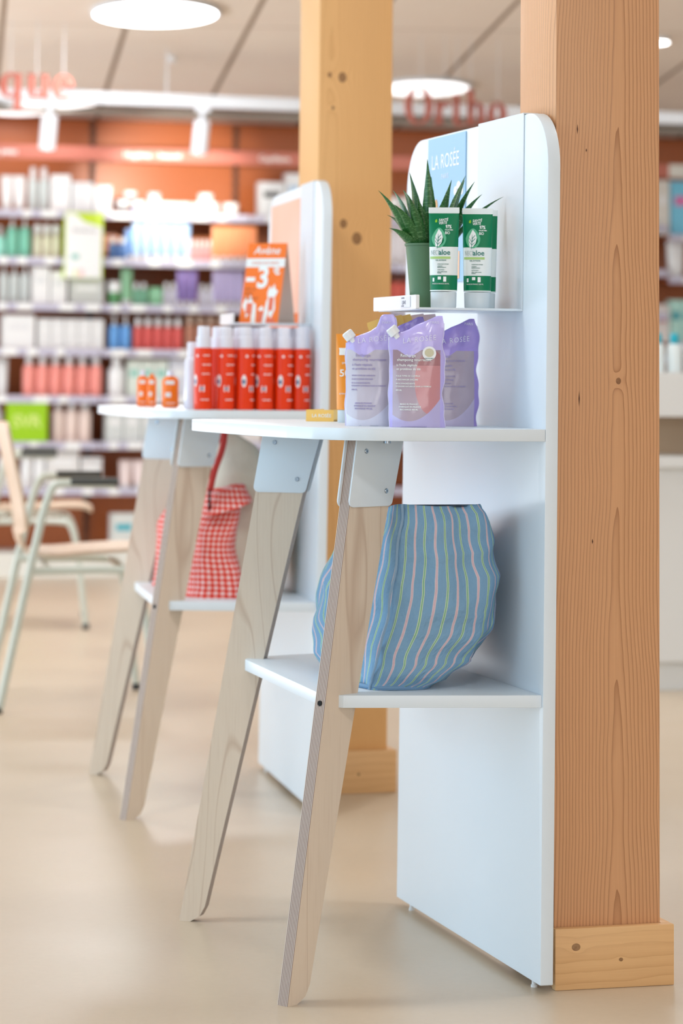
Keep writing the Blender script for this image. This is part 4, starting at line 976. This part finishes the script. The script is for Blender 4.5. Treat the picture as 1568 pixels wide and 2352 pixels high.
def pouch(label, m, loc, rz, W=.094, H=.185, seed=0, txt=True, badge=False, cap=True, textm=None, shoulder=None):
    r = thing('refill_pouch', label, 'pouch', loc, rz, 'lilac refill pouches')
    nx, nz = 40, 60
    def ztop(q):   # q -1..1 ; sloping shoulder from the spout up to the right corner
        key = shoulder or [(-1, .80), (-.62, .845), (-.30, .875), (.0, .92), (.35, .955), (.72, 1.0), (.90, 1.0), (1, .93)]
        for (a, za), (b, zb) in zip(key, key[1:]):
            if q <= b: return H * (za + (zb - za) * (q - a) / (b - a))
        return H * key[-1][1]
    def thick(q, tz):
        e = max(0, 1 - abs(q) ** 2.6)
        return .0008 + e * (.019 * (1 - tz) ** .7 * (1 - .35 * (1 - tz) ** 6) + .0015)
    def side_wob(z): return .0022 * math.sin(z * 70 + seed) + .0012 * math.sin(z * 160 + 2 * seed)
    def crum(x, z, s):
        v = Vector((x * 26 + seed * 7, z * 18, s * 3 + seed)); k = .35 + .65 * min(1, max(0, (z - .09) / .05))
        return k * (.0062 * (noise.noise(v)) + .0018 * (1 - abs(noise.noise(v * 2.3))) )
    def P(q, tz, s):
        zt = ztop(q); z = zt * tz; x = q * W / 2 + (side_wob(z) * q * q * (1 if q > 0 else .4)); tt = thick(q, tz) ; e = max(0, 1 - abs(q) ** 4)
        bulge = .004 * (1 - tz) * 0
        y = s * tt + e * crum(x, z, 0) * 1.4
        return (x, y, z)
    V = []; Fc = []
    for s in (-1, 1):
        for k in range(nz + 1):
            for j in range(nx + 1): V.append(P(j / nx * 2 - 1, k / nz, s))
    S_ = (nx + 1) * (nz + 1); I = lambda s, k, j: s * S_ + k * (nx + 1) + j
    for k in range(nz):
        for j in range(nx):
            Fc.append((I(0, k, j), I(0, k, j + 1), I(0, k + 1, j + 1), I(0, k + 1, j))); Fc.append((I(1, k, j), I(1, k + 1, j), I(1, k + 1, j + 1), I(1, k, j + 1)))
        Fc.append((I(0, k, 0), I(0, k + 1, 0), I(1, k + 1, 0), I(1, k, 0))); Fc.append((I(0, k, nx), I(1, k, nx), I(1, k + 1, nx), I(0, k + 1, nx)))
    for j in range(nx):
        Fc.append((I(0, 0, j), I(1, 0, j), I(1, 0, j + 1), I(0, 0, j + 1))); Fc.append((I(0, nz, j), I(0, nz, j + 1), I(1, nz, j + 1), I(1, nz, j)))
    MB().add(V, Fc).build('film_body', m, r, smooth=True, angle=80)
    def front(x, y, h):
        q = max(-1, min(1, x / (W / 2))); tz = max(0, min(1, y / ztop(q))); p = P(q, tz, -1); return (x, p[1] - .0006 - h, y)
    # welded side seams
    g = MB()
    for sx in (-1, 1):
        pts = [P(sx, k / 40, 0) for k in range(41)]; g.tube([(p[0], p[1], p[2] + .0005) for p in pts], .0011, 6)
    g.build('welded_seam', mat('pale_lilac_seam', rgb(214, 208, 240), .25), r, smooth=True)  # seams in a paler lilac than the film
    if cap:
        base = Vector((-W * .36, 0, ztop(-.72) - .004)); d = Vector((-.62, 0, .78))
        MB().tube([base - d * .003, base + d * .006], .0055, 12).build('spout', M['white_plastic'], r, smooth=True)
        MB().tube([base + d * .004, base + d * .005, base + d * .017, base + d * .019], [.0085, .0095, .0095, .008], 16).build('screw_cap', M['white_plastic'], r, smooth=True)
    if txt:
        g = MB(); put_text(g, 'LA ROSÉE', .0125, lambda x, y, h: front(-W * .26 + x * .86, .1385 + y + x * .10, h), spacing=1.25)
        put_text(g, 'PARIS', .0062, lambda x, y, h: front(W * .24 + x, .172 + y, h)); g.build('brand_lettering', mat('silver_lilac_print', rgb(226, 224, 248), .3), r)
        g = MB(); tm = textm or M['print_white']
        for s_, sz, z_, x_ in (('Recharge', .0068, .1165, -.30), ('shampoing nourrissant', .0062, .1095, -.36), ('à l’huile végétale', .0052, .101, -.37), ('et protéines de blé', .0052, .0945, -.37), ('TOUS TYPES DE CHEVEUX', .0034, .0835, -.38), ('À RECHARGER ENCORE', .0034, .0775, -.38), ('99 % D’INGRÉDIENTS', .0034, .0710, -.38), ('D’ORIGINE NATURELLE DANS LA FORMULE', .0030, .0665, -.38), ('400 ML', .0034, .0600, -.38),
                               ('MADE IN FRANCE', .0036, .0370, -.30), ('FABRIQUÉ EN FRANCE', .0036, .0325, -.32), ('RECHARGE 400 ML', .0036, .0280, -.30)):
            put_text(g, s_, sz, lambda x, y, h, z_=z_, x_=x_: front(W * x_ + x, z_ + y, h), bold=.00008)
        g.build('product_lettering', tm, r)
    if badge:
        g = MB(); cx, cy = W * .23, .1225
        g.prism([(cx + .0115 * math.cos(k * PI / 16), cy + .0115 * math.sin(k * PI / 16)) for k in range(32)], lambda a, b, t: (a, front(cx, cy, 0)[1] - .0025 - t, b), 0, .0004); g.build('round_sticker', M['white_plastic'], r)
        g = MB(); g.prism([(cx + .0078 * math.cos(k * PI / 10), cy + .001 + .0072 * math.sin(k * PI / 10)) for k in range(20)], lambda a, b, t: (a, front(cx, cy, 0)[1] - .0030 - t, b), 0, .0002); g.build('sticker_emblem', mat('beige_emblem', rgb(206, 200, 170), .5), r)
        g = MB(); put_text(g, 'RECYCLABLE', .0024, lambda a, b, t: (cx - .007 + a, front(cx, cy, 0)[1] - .0034 - t, cy - .0092 + b)); g.build('sticker_lettering', TEAL, r)
    return r
lA = NU.w(.20, .236, TZ); lB = NU.w(.115, .1805, TZ); lC = NU.w(.215, .088, TZ)
LTXT = mat('lilac_print', rgb(170, 160, 200), .4)
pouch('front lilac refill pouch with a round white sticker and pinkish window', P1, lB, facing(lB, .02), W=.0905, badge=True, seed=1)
pouch('left lilac refill pouch with pale window, beside the orange tube', P2, lA, facing(lA, -.08), W=.082, H=.188, seed=2.6, textm=LTXT, shoulder=[(-1, .74), (-.6, .80), (-.3, .825), (.0, .85), (.25, .89), (.42, .985), (.55, 1.0), (.98, 1.0), (1, .97)])
pouch('right darker lilac refill pouch half hidden by the front pouch', P3, lC, facing(lC, .25), W=.094, H=.183, seed=4.2, textm=LTXT, cap=False)
lD = NU.w(.265, .165, TZ)
pouch('lilac refill pouch behind the front pouch, only its top showing', P3, lD, facing(lD, .1), W=.09, H=.186, seed=5.5, txt=False, cap=False)

# ------------------------------------------------------------------ yellow tray and sun care
YEL = mat('yellow_card', rgb(246, 200, 104), .5); ORG = mat('orange_tube', rgb(244, 150, 34), .35)
def n_at(px, u, z=.93):
    lo, hi = -1., 1.
    for _ in range(40):
        m = (lo + hi) / 2; d = NU.w(u, m, z) - cam_loc; X = CX + F * d.dot(rt) / d.dot(fw)
        if X > px: lo = m
        else: hi = m
    return m
tl = NU.w(.60, n_at(739, .60), TZ)
tyaw = NU.rz + .52
r = thing('display_tray', 'low yellow cardboard tray left of the lilac pouches', 'tray', tl, facing(tl, -.28))
TRX, TRY = .026, .10
MB().box(-TRX, TRX, -.012, TRY, .0, .003).build('tray_floor', YEL, r)
fr_ = MB().box(-TRX, TRX, -.0135, -.012, 0, .021).build('tray_front', YEL, r)
MB().box(-TRX, -TRX + .0015, -.012, TRY, .0, .021).build('tray_side', YEL, r); MB().box(TRX - .0015, TRX, -.012, TRY, .0, .021).build('tray_side', YEL, r)
g = MB(); put_text(g, 'LA ROSÉE', .0085, lambda x, y, h: (-.015 + x, -.0137 - h, .0075 + y), bold=.0001); g.build('lettering', M['print_white'], fr_)
def sun_tube(label, loc, rz, m, H=.165, W=.044, tilt=0, cap=True, grp='orange sun care tubes'):
    r = thing('sun_cream_tube', label, 'tube', loc, rz, grp)
    if tilt: r.rotation_euler = (0, tilt, rz)
    hb = .022
    MB().loft([ring_(W * .78, .026, 0, 20), ring_(W * .82, .028, .002, 20), ring_(W * .82, .028, hb, 20)]).build('cap', CAPT, r, smooth=True)
    dz = lambda z: (.030 * (1 - (z - hb) / (H - hb)) ** .7 + .002)
    zs = [hb + .001, .04, .07, .10, .13, .152, H]
    MB().loft([ring_(W * (.88 + .12 * (z - hb) / (H - hb)), dz(z), z, 20) for z in zs]).build('body', m, r, smooth=True)
    def wr(x, y, h):
        w2 = W * .44; q = max(-.99, min(.99, x / w2)); return (x, -dz(y) / 2 * math.sqrt(1 - q * q) - .0005 - h, y)
    g = MB(); g.patch(-W * .40, W * .38, H * .76, H * .84, wr)
    put_text(g, '50', .018, lambda x, y, h: wr(-.016 + x, .082 + y, h), bold=.0002); put_text(g, 'SPF', .005, lambda x, y, h: wr(-.012 + x, .104 + y, h))
    put_text(g, 'crème solaire', .005, lambda x, y, h: wr(-.016 + x, .05 + y, h)); g.build('lettering', M['print_white'], r)
    return r
s_ = NU.w(.50, n_at(798, .50), TZ)
sun_tube('orange sun cream tube standing left of the lilac pouches', s_, facing(s_, .1), ORG, H=.158)
# pale yellow sachets fanned out behind the pouches
SAC = [mat('yellow_sachet', rgb(246, 200, 98), .35), mat('amber_sachet', rgb(238, 164, 52), .35), mat('blush_sachet', rgb(230, 200, 196), .35)]
def sachet(label, p, q, m, w=.012, lab=False):
    """long flat sachet from its foot p on the table up to its top q"""
    r = thing('sachet', label, 'sachet', p, 0, 'sachets fanned out behind the pouches')
    d = q - p; side = d.cross(Vector((.1, -1, 0))).normalized(); nr = side.cross(d).normalized()
    mb = MB(); R = []
    for t, ww, th in ((0, .9, .5), (.03, 1, .5), (.1, 1, 2.5), (.5, 1, 3.), (.9, 1, 2.5), (.97, 1, .5), (1, .9, .5)):
        c = d * t; R.append([c - side * w * ww, c + nr * .001 * th, c + side * w * ww, c - nr * .001 * th])
    mb.loft(R).build('wrapper', m, r, smooth=True)
    if lab:
        n_ = Vector((.1, -1, 0)).normalized(); c = d * .90
        MB().add([c - side * w * .8 - nr * .0035 + n_ * .0035 - d * .05, c + side * w * .8 + n_ * .0035 - d * .05, c + side * w * .8 + n_ * .0035 + d * .04, c - side * w * .8 + n_ * .0035 + d * .04], [(0, 1, 2, 3)]).build('paper_label', M['white_plastic'], r)
    return r
nm = ['leftmost', 'second', 'third', 'fourth', 'fifth', 'sixth', 'seventh']
for i, (ix, iy) in enumerate(((856, 737), (872, 733), (890, 728), (908, 726), (928, 724), (958, 722), (985, 722))):
    q = at(ix, iy, 5.02 + .006 * i); p = NU.w(.345, n_at(935 + 12 * i, .345), TZ + .001); p.y = 5.03 + .006 * i
    sachet('%s of seven sachets leaning behind the lilac pouches' % nm[i], p, q, SAC[(0, 1, 0, 0, 0, 2, 2)[i]], lab=False)

# ------------------------------------------------------------------ red spray bottles on the farther table
RED = mat('glossy_orange_red', rgb(232, 58, 8), .3, spec=.3); CAPW = mat('white_spray_cap', rgb(226, 226, 238), .25)
def spray_bottle(label, loc, rz):
    r = thing('spray_bottle', label, 'bottle', loc, rz, 'orange red spray bottles')
    MB().lathe([(.019, 0), (.0205, .0015), (.0208, .004), (.0208, .136), (.0202, .139), (.019, .140)], n=30).build('body', RED, r, smooth=True)
    MB().lathe([(.0165, .1402), (.0172, .1405), (.0168, .164), (.0150, .166), (.0146, .186), (.0128, .189), (.006, .1895)], n=26).build('cap', CAPW, r, smooth=True)
    R0 = .0210
    def cyl(x, y, h): a = x / R0; return ((R0 + h) * math.sin(a), -(R0 + h) * math.cos(a), y)
    g = MB()
    for (x, z, s_, sz) in ((.002, .122, 'FLUIDE SEC', .0032), (.000, .101, 'HUILE SOLAIRE', .0032), (.000, .080, 'SPRAY SPF 50', .0032), (-.002, .022, 'SOIN SOLAIRE', .003)):
        put_text(g, s_, sz, lambda a, b, h, x=x, z=z: cyl(x + a, z + b, h), bold=.0002)
    g.prism([(-.012 + .003 * math.cos(k * PI / 6), .122 + .003 * math.sin(k * PI / 6)) for k in range(12)], cyl, 0, .0003)
    g.prism([(-.018 + .0055 * math.cos(k * PI / 8), .066 + .014 * math.sin(k * PI / 8)) for k in range(16)], cyl, 0, .0003)
    g.prism([(-.005, .041), (.006, .041), (.006, .055), (-.005, .055)], cyl, 0, .0003)
    g.build('printed_marks', M['print_white'], r)
    g = MB(); g.prism([(-.0185 + .0035 * math.cos(k * PI / 8), .064 + .006 * math.sin(k * PI / 8)) for k in range(16)], cyl, .0004, .0006)
    g.prism([(-.002, .045), (.003, .045), (.003, .051), (-.002, .051)], cyl, .0004, .0006); g.build('dark_marks', cmat(60, 90, 140), r)
    return r
def fr_at(px, u, z=.93):
    lo, hi = -1., 1.
    for _ in range(40):
        m = (lo + hi) / 2; d = FU.w(u, m, z) - cam_loc; X = CX + F * d.dot(rt) / d.dot(fw)
        if X > px: lo = m
        else: hi = m
    return m
RB_ = []
PXS = [466, 517, 562, 607, 650, 692]
for i, px in enumerate(PXS):
    u = .062 + .004 * i; v = fr_at(px, u); RB_.append((FU.w(u, v, TZ), '%s of six red spray bottles in the front row' % (nm[i] if i < 5 else 'rightmost'), (-.15, .1, .75, -.1, .55, .45)[i]))
for i, px in enumerate((500, 548, 588, 631, 672)):
    u = .128 + .006 * i; v = fr_at(px, u); RB_.append((FU.w(u, v, TZ), '%s red spray bottle of the hidden back row' % nm[i], (.8, .2, 1.2, .5, .2)[i]))
sp = None
for p, lab, a in RB_:
    if sp is None: sp = spray_bottle(lab, p, facing(p, a))
    else: copy_tree(sp, lab, p, facing(p, a))
# white spray bottle half behind them, and three small orange bottles
v = fr_at(440, .16); p = FU.w(.16, v, TZ)
r = thing('white_spray_bottle', 'slim white bottle just left behind the red spray bottles', 'bottle', p, 0)
MB().lathe([(.017, 0), (.018, .002), (.018, .11), (.012, .12)], n=20).build('body', CAPW, r, smooth=True); MB().lathe([(.012, .1202), (.0125, .15), (.010, .154)], n=20).build('cap', CAPW, r, smooth=True)
OR2 = mat('bright_orange_pack', rgb(250, 122, 12), .3)
def small_orange(label, px, u, h, w, capped=True):
    v = fr_at(px, u); p = FU.w(u, v, TZ); r = thing('small_orange_bottle', label, 'bottle', p, facing(p, .1), 'small orange bottles')
    MB().loft([ring_(w * .9, w * .55, 0, 24), ring_(w, w * .62, .004, 24), ring_(w, w * .62, h * .72, 24), ring_(w * .8, w * .5, h * .80, 24), ring_(w * .45, w * .4, h * .84, 24)]).build('body', OR2, r, smooth=True)
    if capped: MB().loft([ring_(w * .42, w * .42, h * .841, 16), ring_(w * .44, w * .44, h * .97, 16), ring_(w * .34, w * .34, h, 16)]).build('cap', CAPW, r, smooth=True)
    else: MB().loft([ring_(w * .42, w * .38, h * .841, 16), ring_(w * .44, w * .4, h * .90, 16)]).build('cap', OR2, r, smooth=True)
    MB().box(-w * .34, w * .2, -w * .325, -w * .318, h * .62, h * .72).box(-w * .34, w * .0, -w * .325, -w * .318, h * .28, h * .40).box(-w * .30, w * .25, -w * .325, -w * .318, h * .10, h * .12).build('label_print', M['print_white'], r)
small_orange('leftmost small orange bottle with white cap on the farther table', 327, .60, .088, .027)
small_orange('small plain orange bottle with orange cap, second on the farther table', 348, .56, .088, .022, False)
small_orange('wider small orange bottle with white cap on the farther table', 391, .42, .088, .040)

# ------------------------------------------------------------------ orange price card (folded)
cu, cv = .21, .105
cp = FU.w(cu, cv, SZ); crz = math.radians(-22)
r = thing('price_card', 'folded orange card reading minus 3 euro on the farther small shelf', 'sign', cp, crz)
HC, WC_, LEAN = .190, .099, .052
def cf(x, y, h): return (x, LEAN * y / HC - h, y)
MB().prism([(-WC_ / 2, .0005), (WC_ / 2, .0005), (WC_ / 2, HC), (-WC_ / 2, HC)], cf, -.0008, 0).build('front_leaf', mat('orange_card', rgb(250, 122, 34), .4), r)
MB().prism([(-WC_ / 2, .0005), (WC_ / 2, .0005), (WC_ / 2, HC - .001), (-WC_ / 2, HC - .001)], lambda x, y, h: (x, .1035 - (.050) * y / HC + h, y), -.0008, 0).build('rear_leaf', mat('grey_card_back', rgb(206, 200, 190), .6), r)
g = MB(); g.prism([(-WC_ / 2, HC * .70), (WC_ / 2, HC * .70), (WC_ / 2, HC * .81), (-WC_ / 2, HC * .81)], cf, .0003, .0005); g.build('white_band', M['print_white'], r)
g = MB(); put_text(g, 'SOINS SOLAIRES', .0095, lambda x, y, h: cf(x, HC * .735 + y, h + .0008), align='CENTER'); g.build('band_lettering', mat('coral_print', rgb(226, 140, 120), .4), r)
g = MB()
put_text(g, 'Avène', .026, lambda x, y, h: cf(x, HC * .865 + y, h + .0004), align='CENTER', shear=.2, bold=.0003)
put_text(g, '3', .070, lambda x, y, h: cf(-.018 + x * .92, HC * .45 + y, h + .0004), bold=.0022)
put_text(g, '€', .030, lambda x, y, h: cf(.023 + x * .9, HC * .61 + y, h + .0004), bold=.0010)
MB().prism([(-.045, HC * .52), (-.022, HC * .52), (-.022, HC * .575), (-.045, HC * .575)], cf, .0003, .0006).build('minus_sign', M['print_white'], r)
g.build('white_lettering', M['print_white'], r); g = MB()
# drawn splashes and packs
for pts in ([(.014, .072), (.019, .090), (.023, .080), (.030, .094), (.033, .082), (.041, .076), (.034, .062), (.038, .034), (.030, .012), (.022, .02), (.026, .048), (.017, .056)],
            [(-.046, .04), (-.040, .065), (-.034, .05), (-.028, .068), (-.020, .05), (-.012, .045), (-.008, .0), (-.020, .0), (-.022, .03), (-.034, .012), (-.038, .028)],
            [(-.004, .035), (.004, .042), (.009, .034), (.008, .03), (-.003, .03)], [(.008, .0), (.014, .055), (.024, .058), (.018, .0)]):
    g.prism(pts, cf, .0003, .0005)
g.build('splash_print', M['print_white'], r)
g = MB()
for x0, x1, y0, y1 in ((-.036, -.020, .022, .048), (-.003, .009, .004, .028), (.020, .032, .03, .062), (.018, .040, .002, .012)): g.prism([(x0, y0), (x1, y0), (x1, y1), (x0, y1)], cf, .0006, .0008)
g.build('coral_print', mat('coral_pack_print', rgb(234, 116, 84), .4), r)
g = MB()
for s_, z_ in (('DÈS LE', .078), ('2ÈME', .067), ('PRODUIT', .056)): put_text(g, s_, .009, lambda x, y, h, z_=z_: cf(-.045 + x, z_ + y, h + .0004))
g.build('dark_lettering', mat('rust_print', rgb(170, 84, 30), .5), r)

# ------------------------------------------------------------------ striped bag on the nearer foot shelf
def stripe_mat():
    t = NT('striped_cotton', rough=.85, spec=.2); o = t.n('ShaderNodeUVMap').outputs[0]; x, y, z = t.sep(o)
    wob = t.math('MULTIPLY', t.math('SUBTRACT', t.noise(t.mapping(o, scale=(5, 9, 1)), 1.0, 2), .5), .022)
    ph = t.math('FRACT', t.math('DIVIDE', t.math('ADD', x, wob), .0400))
    B = rgb(120, 160, 192); CR = rgb(222, 214, 206); PK = rgb(214, 178, 186); YG = rgb(198, 214, 170); GR = rgb(112, 172, 130)
    c = t.ramp(ph, [(0, B), (.185, CR), (.20, PK), (.29, CR), (.305, B), (.685, YG), (.72, GR), (.765, YG), (.80, B)], 'CONSTANT')
    wv = t.noise(t.mapping(o, scale=(900, 60, 1)), 1.0, 2); c = t.mix(t.math('MULTIPLY', wv, .25), c, rgb(150, 180, 205))
    t.base(c); f = t.noise(t.mapping(o, scale=(16, 13, 1)), 1.0, 4, .62); t.bump(f, .8, .016); return t.mat
def spline(keys, t):
    for (a, va), (b, vb) in zip(keys, keys[1:]):
        if t <= b:
            s = (t - a) / (b - a); s = s * s * (3 - 2 * s); return va + (vb - va) * s
    return keys[-1][1]
def fabric_mesh(name, m, parent, levels, nper, fn, amp=.006, seed=0., freq=14., fold=None):
    """closed loft with uv = (arc length, height)"""
    R = []; 
    for k in range(levels + 1):
        t = k / levels; R.append([Vector(fn(i / nper, t)) for i in range(nper)])
    mb = MB(); me = None
    cen = Vector((0, 0, 0))
    for ring in R: cen += sum(ring, Vector()) / nper
    cen /= len(R)
    out = []
    for k, ring in enumerate(R):
        rr = []
        for i, p in enumerate(ring):
            d = Vector((p.x - cen.x, p.y - cen.y, 0)); d = d.normalized() if d.length > 1e-6 else d
            q = p * freq; q.z *= .45; v = Vector((q.x + seed, q.y, q.z)); a = amp * (noise.noise(v) + .6 * noise.noise(v * 2.1 + Vector((3, 1, 7))) - .5 * abs(noise.noise(v * 1.5 + Vector((9, 4, 2)))))
            c2 = Vector((p.x * freq * .8 + seed, p.y * freq * .8, p.z * freq * 1.9)); a += amp * .55 * (.5 - 1.6 * abs(noise.noise(c2)))
            rr.append(p + d * a)
        out.append(rr)
    mb.loft(out)
    o = mb.build(name, m, parent, smooth=True, angle=75)
    me = o.data; ul = me.uv_layers.new(name='uv')
    acc = []; kk = levels // 2
    s = 0; L = [0]
    for i in range(nper): s += (R[kk][(i + 1) % nper] - R[kk][i]).length; L.append(s)
    for p in me.polygons:
        js = [v % nper for v in p.vertices]; wrapf = max(js) == nper - 1 and min(js) == 0 and len(js) == 4
        for li, vi in zip(p.loop_indices, p.vertices):
            j = vi % nper; k = vi // nper; u = L[j] if not (wrapf and j == 0) else L[nper]
            ul.data[li].uv = (u, me.vertices[vi].co.z)
    return o
STR = stripe_mat()
bo = NU.w(.30, .15, FZ)
r = thing('striped_bag', 'full blue cotton bag with pink and green stripes on the nearer foot shelf', 'bag', bo, NU.rz)
def bagfn(s, t):
    # corner plan: right face towards the camera, left face towards the customer
    H = .292
    ub0 = spline([(0, .115), (.1, .098), (.5, .085), (.9, .095), (1, .11)], t); ub1 = spline([(0, .44), (.12, .52), (.45, .585), (.75, .54), (.95, .40), (1, .36)], t)
    v1 = spline([(0, .262), (.15, .262), (.5, .243), (.8, .226), (1, .215)], t); v0 = spline([(0, .135), (.06, .098), (.16, .055), (.34, .018), (.55, .014), (.8, .030), (.95, .042), (1, .05)], t)
    e = 3.6
    a = 2 * PI * s; c, sn = math.cos(a), math.sin(a); x = math.copysign(abs(c) ** (2 / e), c); y = math.copysign(abs(sn) ** (2 / e), sn)
    u = (ub0 + ub1) / 2 + (ub1 - ub0) / 2 * x; v = (v0 + v1) / 2 + (v1 - v0) / 2 * y
    # corner edge ridge and soft belly
    z = H * t
    if t > .7: z += (.003 * math.sin(s * 22) - .016 * (x + .3)) * (t - .7) / .3
    return (v - .15, -(u - .30), z)
fabric_mesh('bag_body', STR, r, 46, 150, bagfn, amp=.014, freq=12.)
# turned-in mouth and dark sheet coloured for the shade inside, plus the stitched corner edge
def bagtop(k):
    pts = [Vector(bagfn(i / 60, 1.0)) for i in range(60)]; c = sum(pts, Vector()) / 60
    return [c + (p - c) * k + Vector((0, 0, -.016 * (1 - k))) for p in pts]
MB().loft([bagtop(.97), bagtop(.80), bagtop(.5)]).build('bag_inside_shade', cmat(30, 44, 66, .9), r, smooth=True)
edge = []
for k in range(41):
    t = k / 40; p = Vector(bagfn(.388, t)); edge.append(p + Vector((.004, .004, 0)) + Vector((noise.noise(Vector((t * 7, 0, 0))) * .004, 0, 0)))
MB().tube(edge, .0022, 6).build('seam_edge', cmat(136, 166, 192, .8), r, smooth=True)
# thick rolled hem at the foot of the bag
hem = [Vector(bagfn(i / 60, .0)) + Vector((0, 0, .004)) for i in range(61)]
MB().tube(hem, .004, 6).build('base_piping', cmat(112, 148, 180, .8), r, smooth=True)

# ------------------------------------------------------------------ gingham and canvas tote on the farther foot shelf
def gingham():
    t = NT('red_gingham_cotton', rough=.85, spec=.2); o = t.n('ShaderNodeUVMap').outputs[0]
    wob = t.n('ShaderNodeVectorMath', operation='SCALE'); t.l(t.noise(t.mapping(o, scale=(9, 9, 1)), 1.0, 2, col=True), wob.inputs[0]); wob.inputs[3].default_value = .012
    ad = t.n('ShaderNodeVectorMath', operation='ADD'); t.l(o, ad.inputs[0]); t.l(wob.outputs[0], ad.inputs[1]); x, y, z = t.sep(ad.outputs[0])
    P_ = .0125
    a = t.math('GREATER_THAN', t.math('FRACT', t.math('DIVIDE', x, P_)), .5); b = t.math('GREATER_THAN', t.math('FRACT', t.math('DIVIDE', y, P_)), .5)
    f = t.math('MULTIPLY', t.math('ADD', a, b), .5)
    t.base(t.ramp(f, [(0, rgb(238, 214, 214)), (.3, rgb(232, 110, 96)), (.8, rgb(214, 44, 34))], 'CONSTANT')); return t.mat
GING = gingham()
def canvas():
    t = NT('cream_canvas', rough=.9, spec=.15); o = t.coord(); n = t.noise(o, 20, 4); t.base(t.mix(n, rgb(230, 222, 206), rgb(212, 202, 182))); t.bump(t.noise(o, 25, 3), .4, .01); return t.mat
CANV = canvas()
to = FU.w(.34, .14, FZ)
r = thing('tote_bag', 'cream canvas tote with red gingham front on the farther foot shelf', 'bag', to, FU.rz)
def fl(u, v, z): return (v - .14, -(u - .34), z)
def totefn(s, t):
    H = .385
    ub0 = spline([(0, .19), (.3, .20), (.6, .24), (1, .30)], t); ub1 = spline([(0, .50), (.5, .52), (.8, .42), (1, .36)], t)
    v1 = spline([(0, .245), (.2, .25), (.5, .225), (.75, .19), (1, .165)], t); v0 = spline([(0, .035), (.2, .015), (.45, .012), (.7, .03), (.86, .075), (1, .150)], t)
    e = 3.0; a = 2 * PI * s; c, sn = math.cos(a), math.sin(a); x = math.copysign(abs(c) ** (2 / e), c); y = math.copysign(abs(sn) ** (2 / e), sn)
    return fl((ub0 + ub1) / 2 + (ub1 - ub0) / 2 * x, (v0 + v1) / 2 + (v1 - v0) / 2 * y, H * t)
fabric_mesh('canvas_body', CANV, r, 34, 90, totefn, amp=.010, freq=11., seed=3.)
def pocketfn(s, t):
    H = .232
    ub0 = spline([(0, .135), (.5, .14), (1, .16)], t); ub1 = .60
    v1 = spline([(0, .275), (.12, .27), (.6, .262), (1, .215)], t); v0 = spline([(0, .120), (.2, .128), (.5, .150), (.8, .135), (1, .130)], t)
    e = 3.6; a = 2 * PI * s; c, sn = math.cos(a), math.sin(a); x = math.copysign(abs(c) ** (2 / e), c); y = math.copysign(abs(sn) ** (2 / e), sn)
    return fl((ub0 + ub1) / 2 + (ub1 - ub0) / 2 * x, (v0 + v1) / 2 + (v1 - v0) / 2 * y + .05 * max(0, x), H * t)
fabric_mesh('gingham_pocket', GING, r, 26, 90, pocketfn, amp=.009, freq=14., seed=6.)
def flapfn(s, t):
    a = 2 * PI * s; c, sn = math.cos(a), math.sin(a)
    z = .200 + .045 * t + .006 * math.sin(a * 2)
    u = .30 + (.175 - .03 * t) * math.copysign(abs(c) ** .6, c); v = .178 + (.068 - .02 * t) * math.copysign(abs(sn) ** .6, sn) 
    return fl(u, v, z - .014 * (v - .18) / .07)
fabric_mesh('folded_flap', GING, r, 8, 70, flapfn, amp=.006, freq=18., seed=9.)
hd = smooth_path([fl(.20, .215, .24), fl(.20, .205, .29), fl(.20, .185, .34), fl(.22, .178, .388), fl(.30, .175, .385), fl(.36, .19, .30)], 3)
MB().tube(hd, .0075, 8).build('gingham_handle', cmat(196, 60, 54, .8), r, smooth=True)
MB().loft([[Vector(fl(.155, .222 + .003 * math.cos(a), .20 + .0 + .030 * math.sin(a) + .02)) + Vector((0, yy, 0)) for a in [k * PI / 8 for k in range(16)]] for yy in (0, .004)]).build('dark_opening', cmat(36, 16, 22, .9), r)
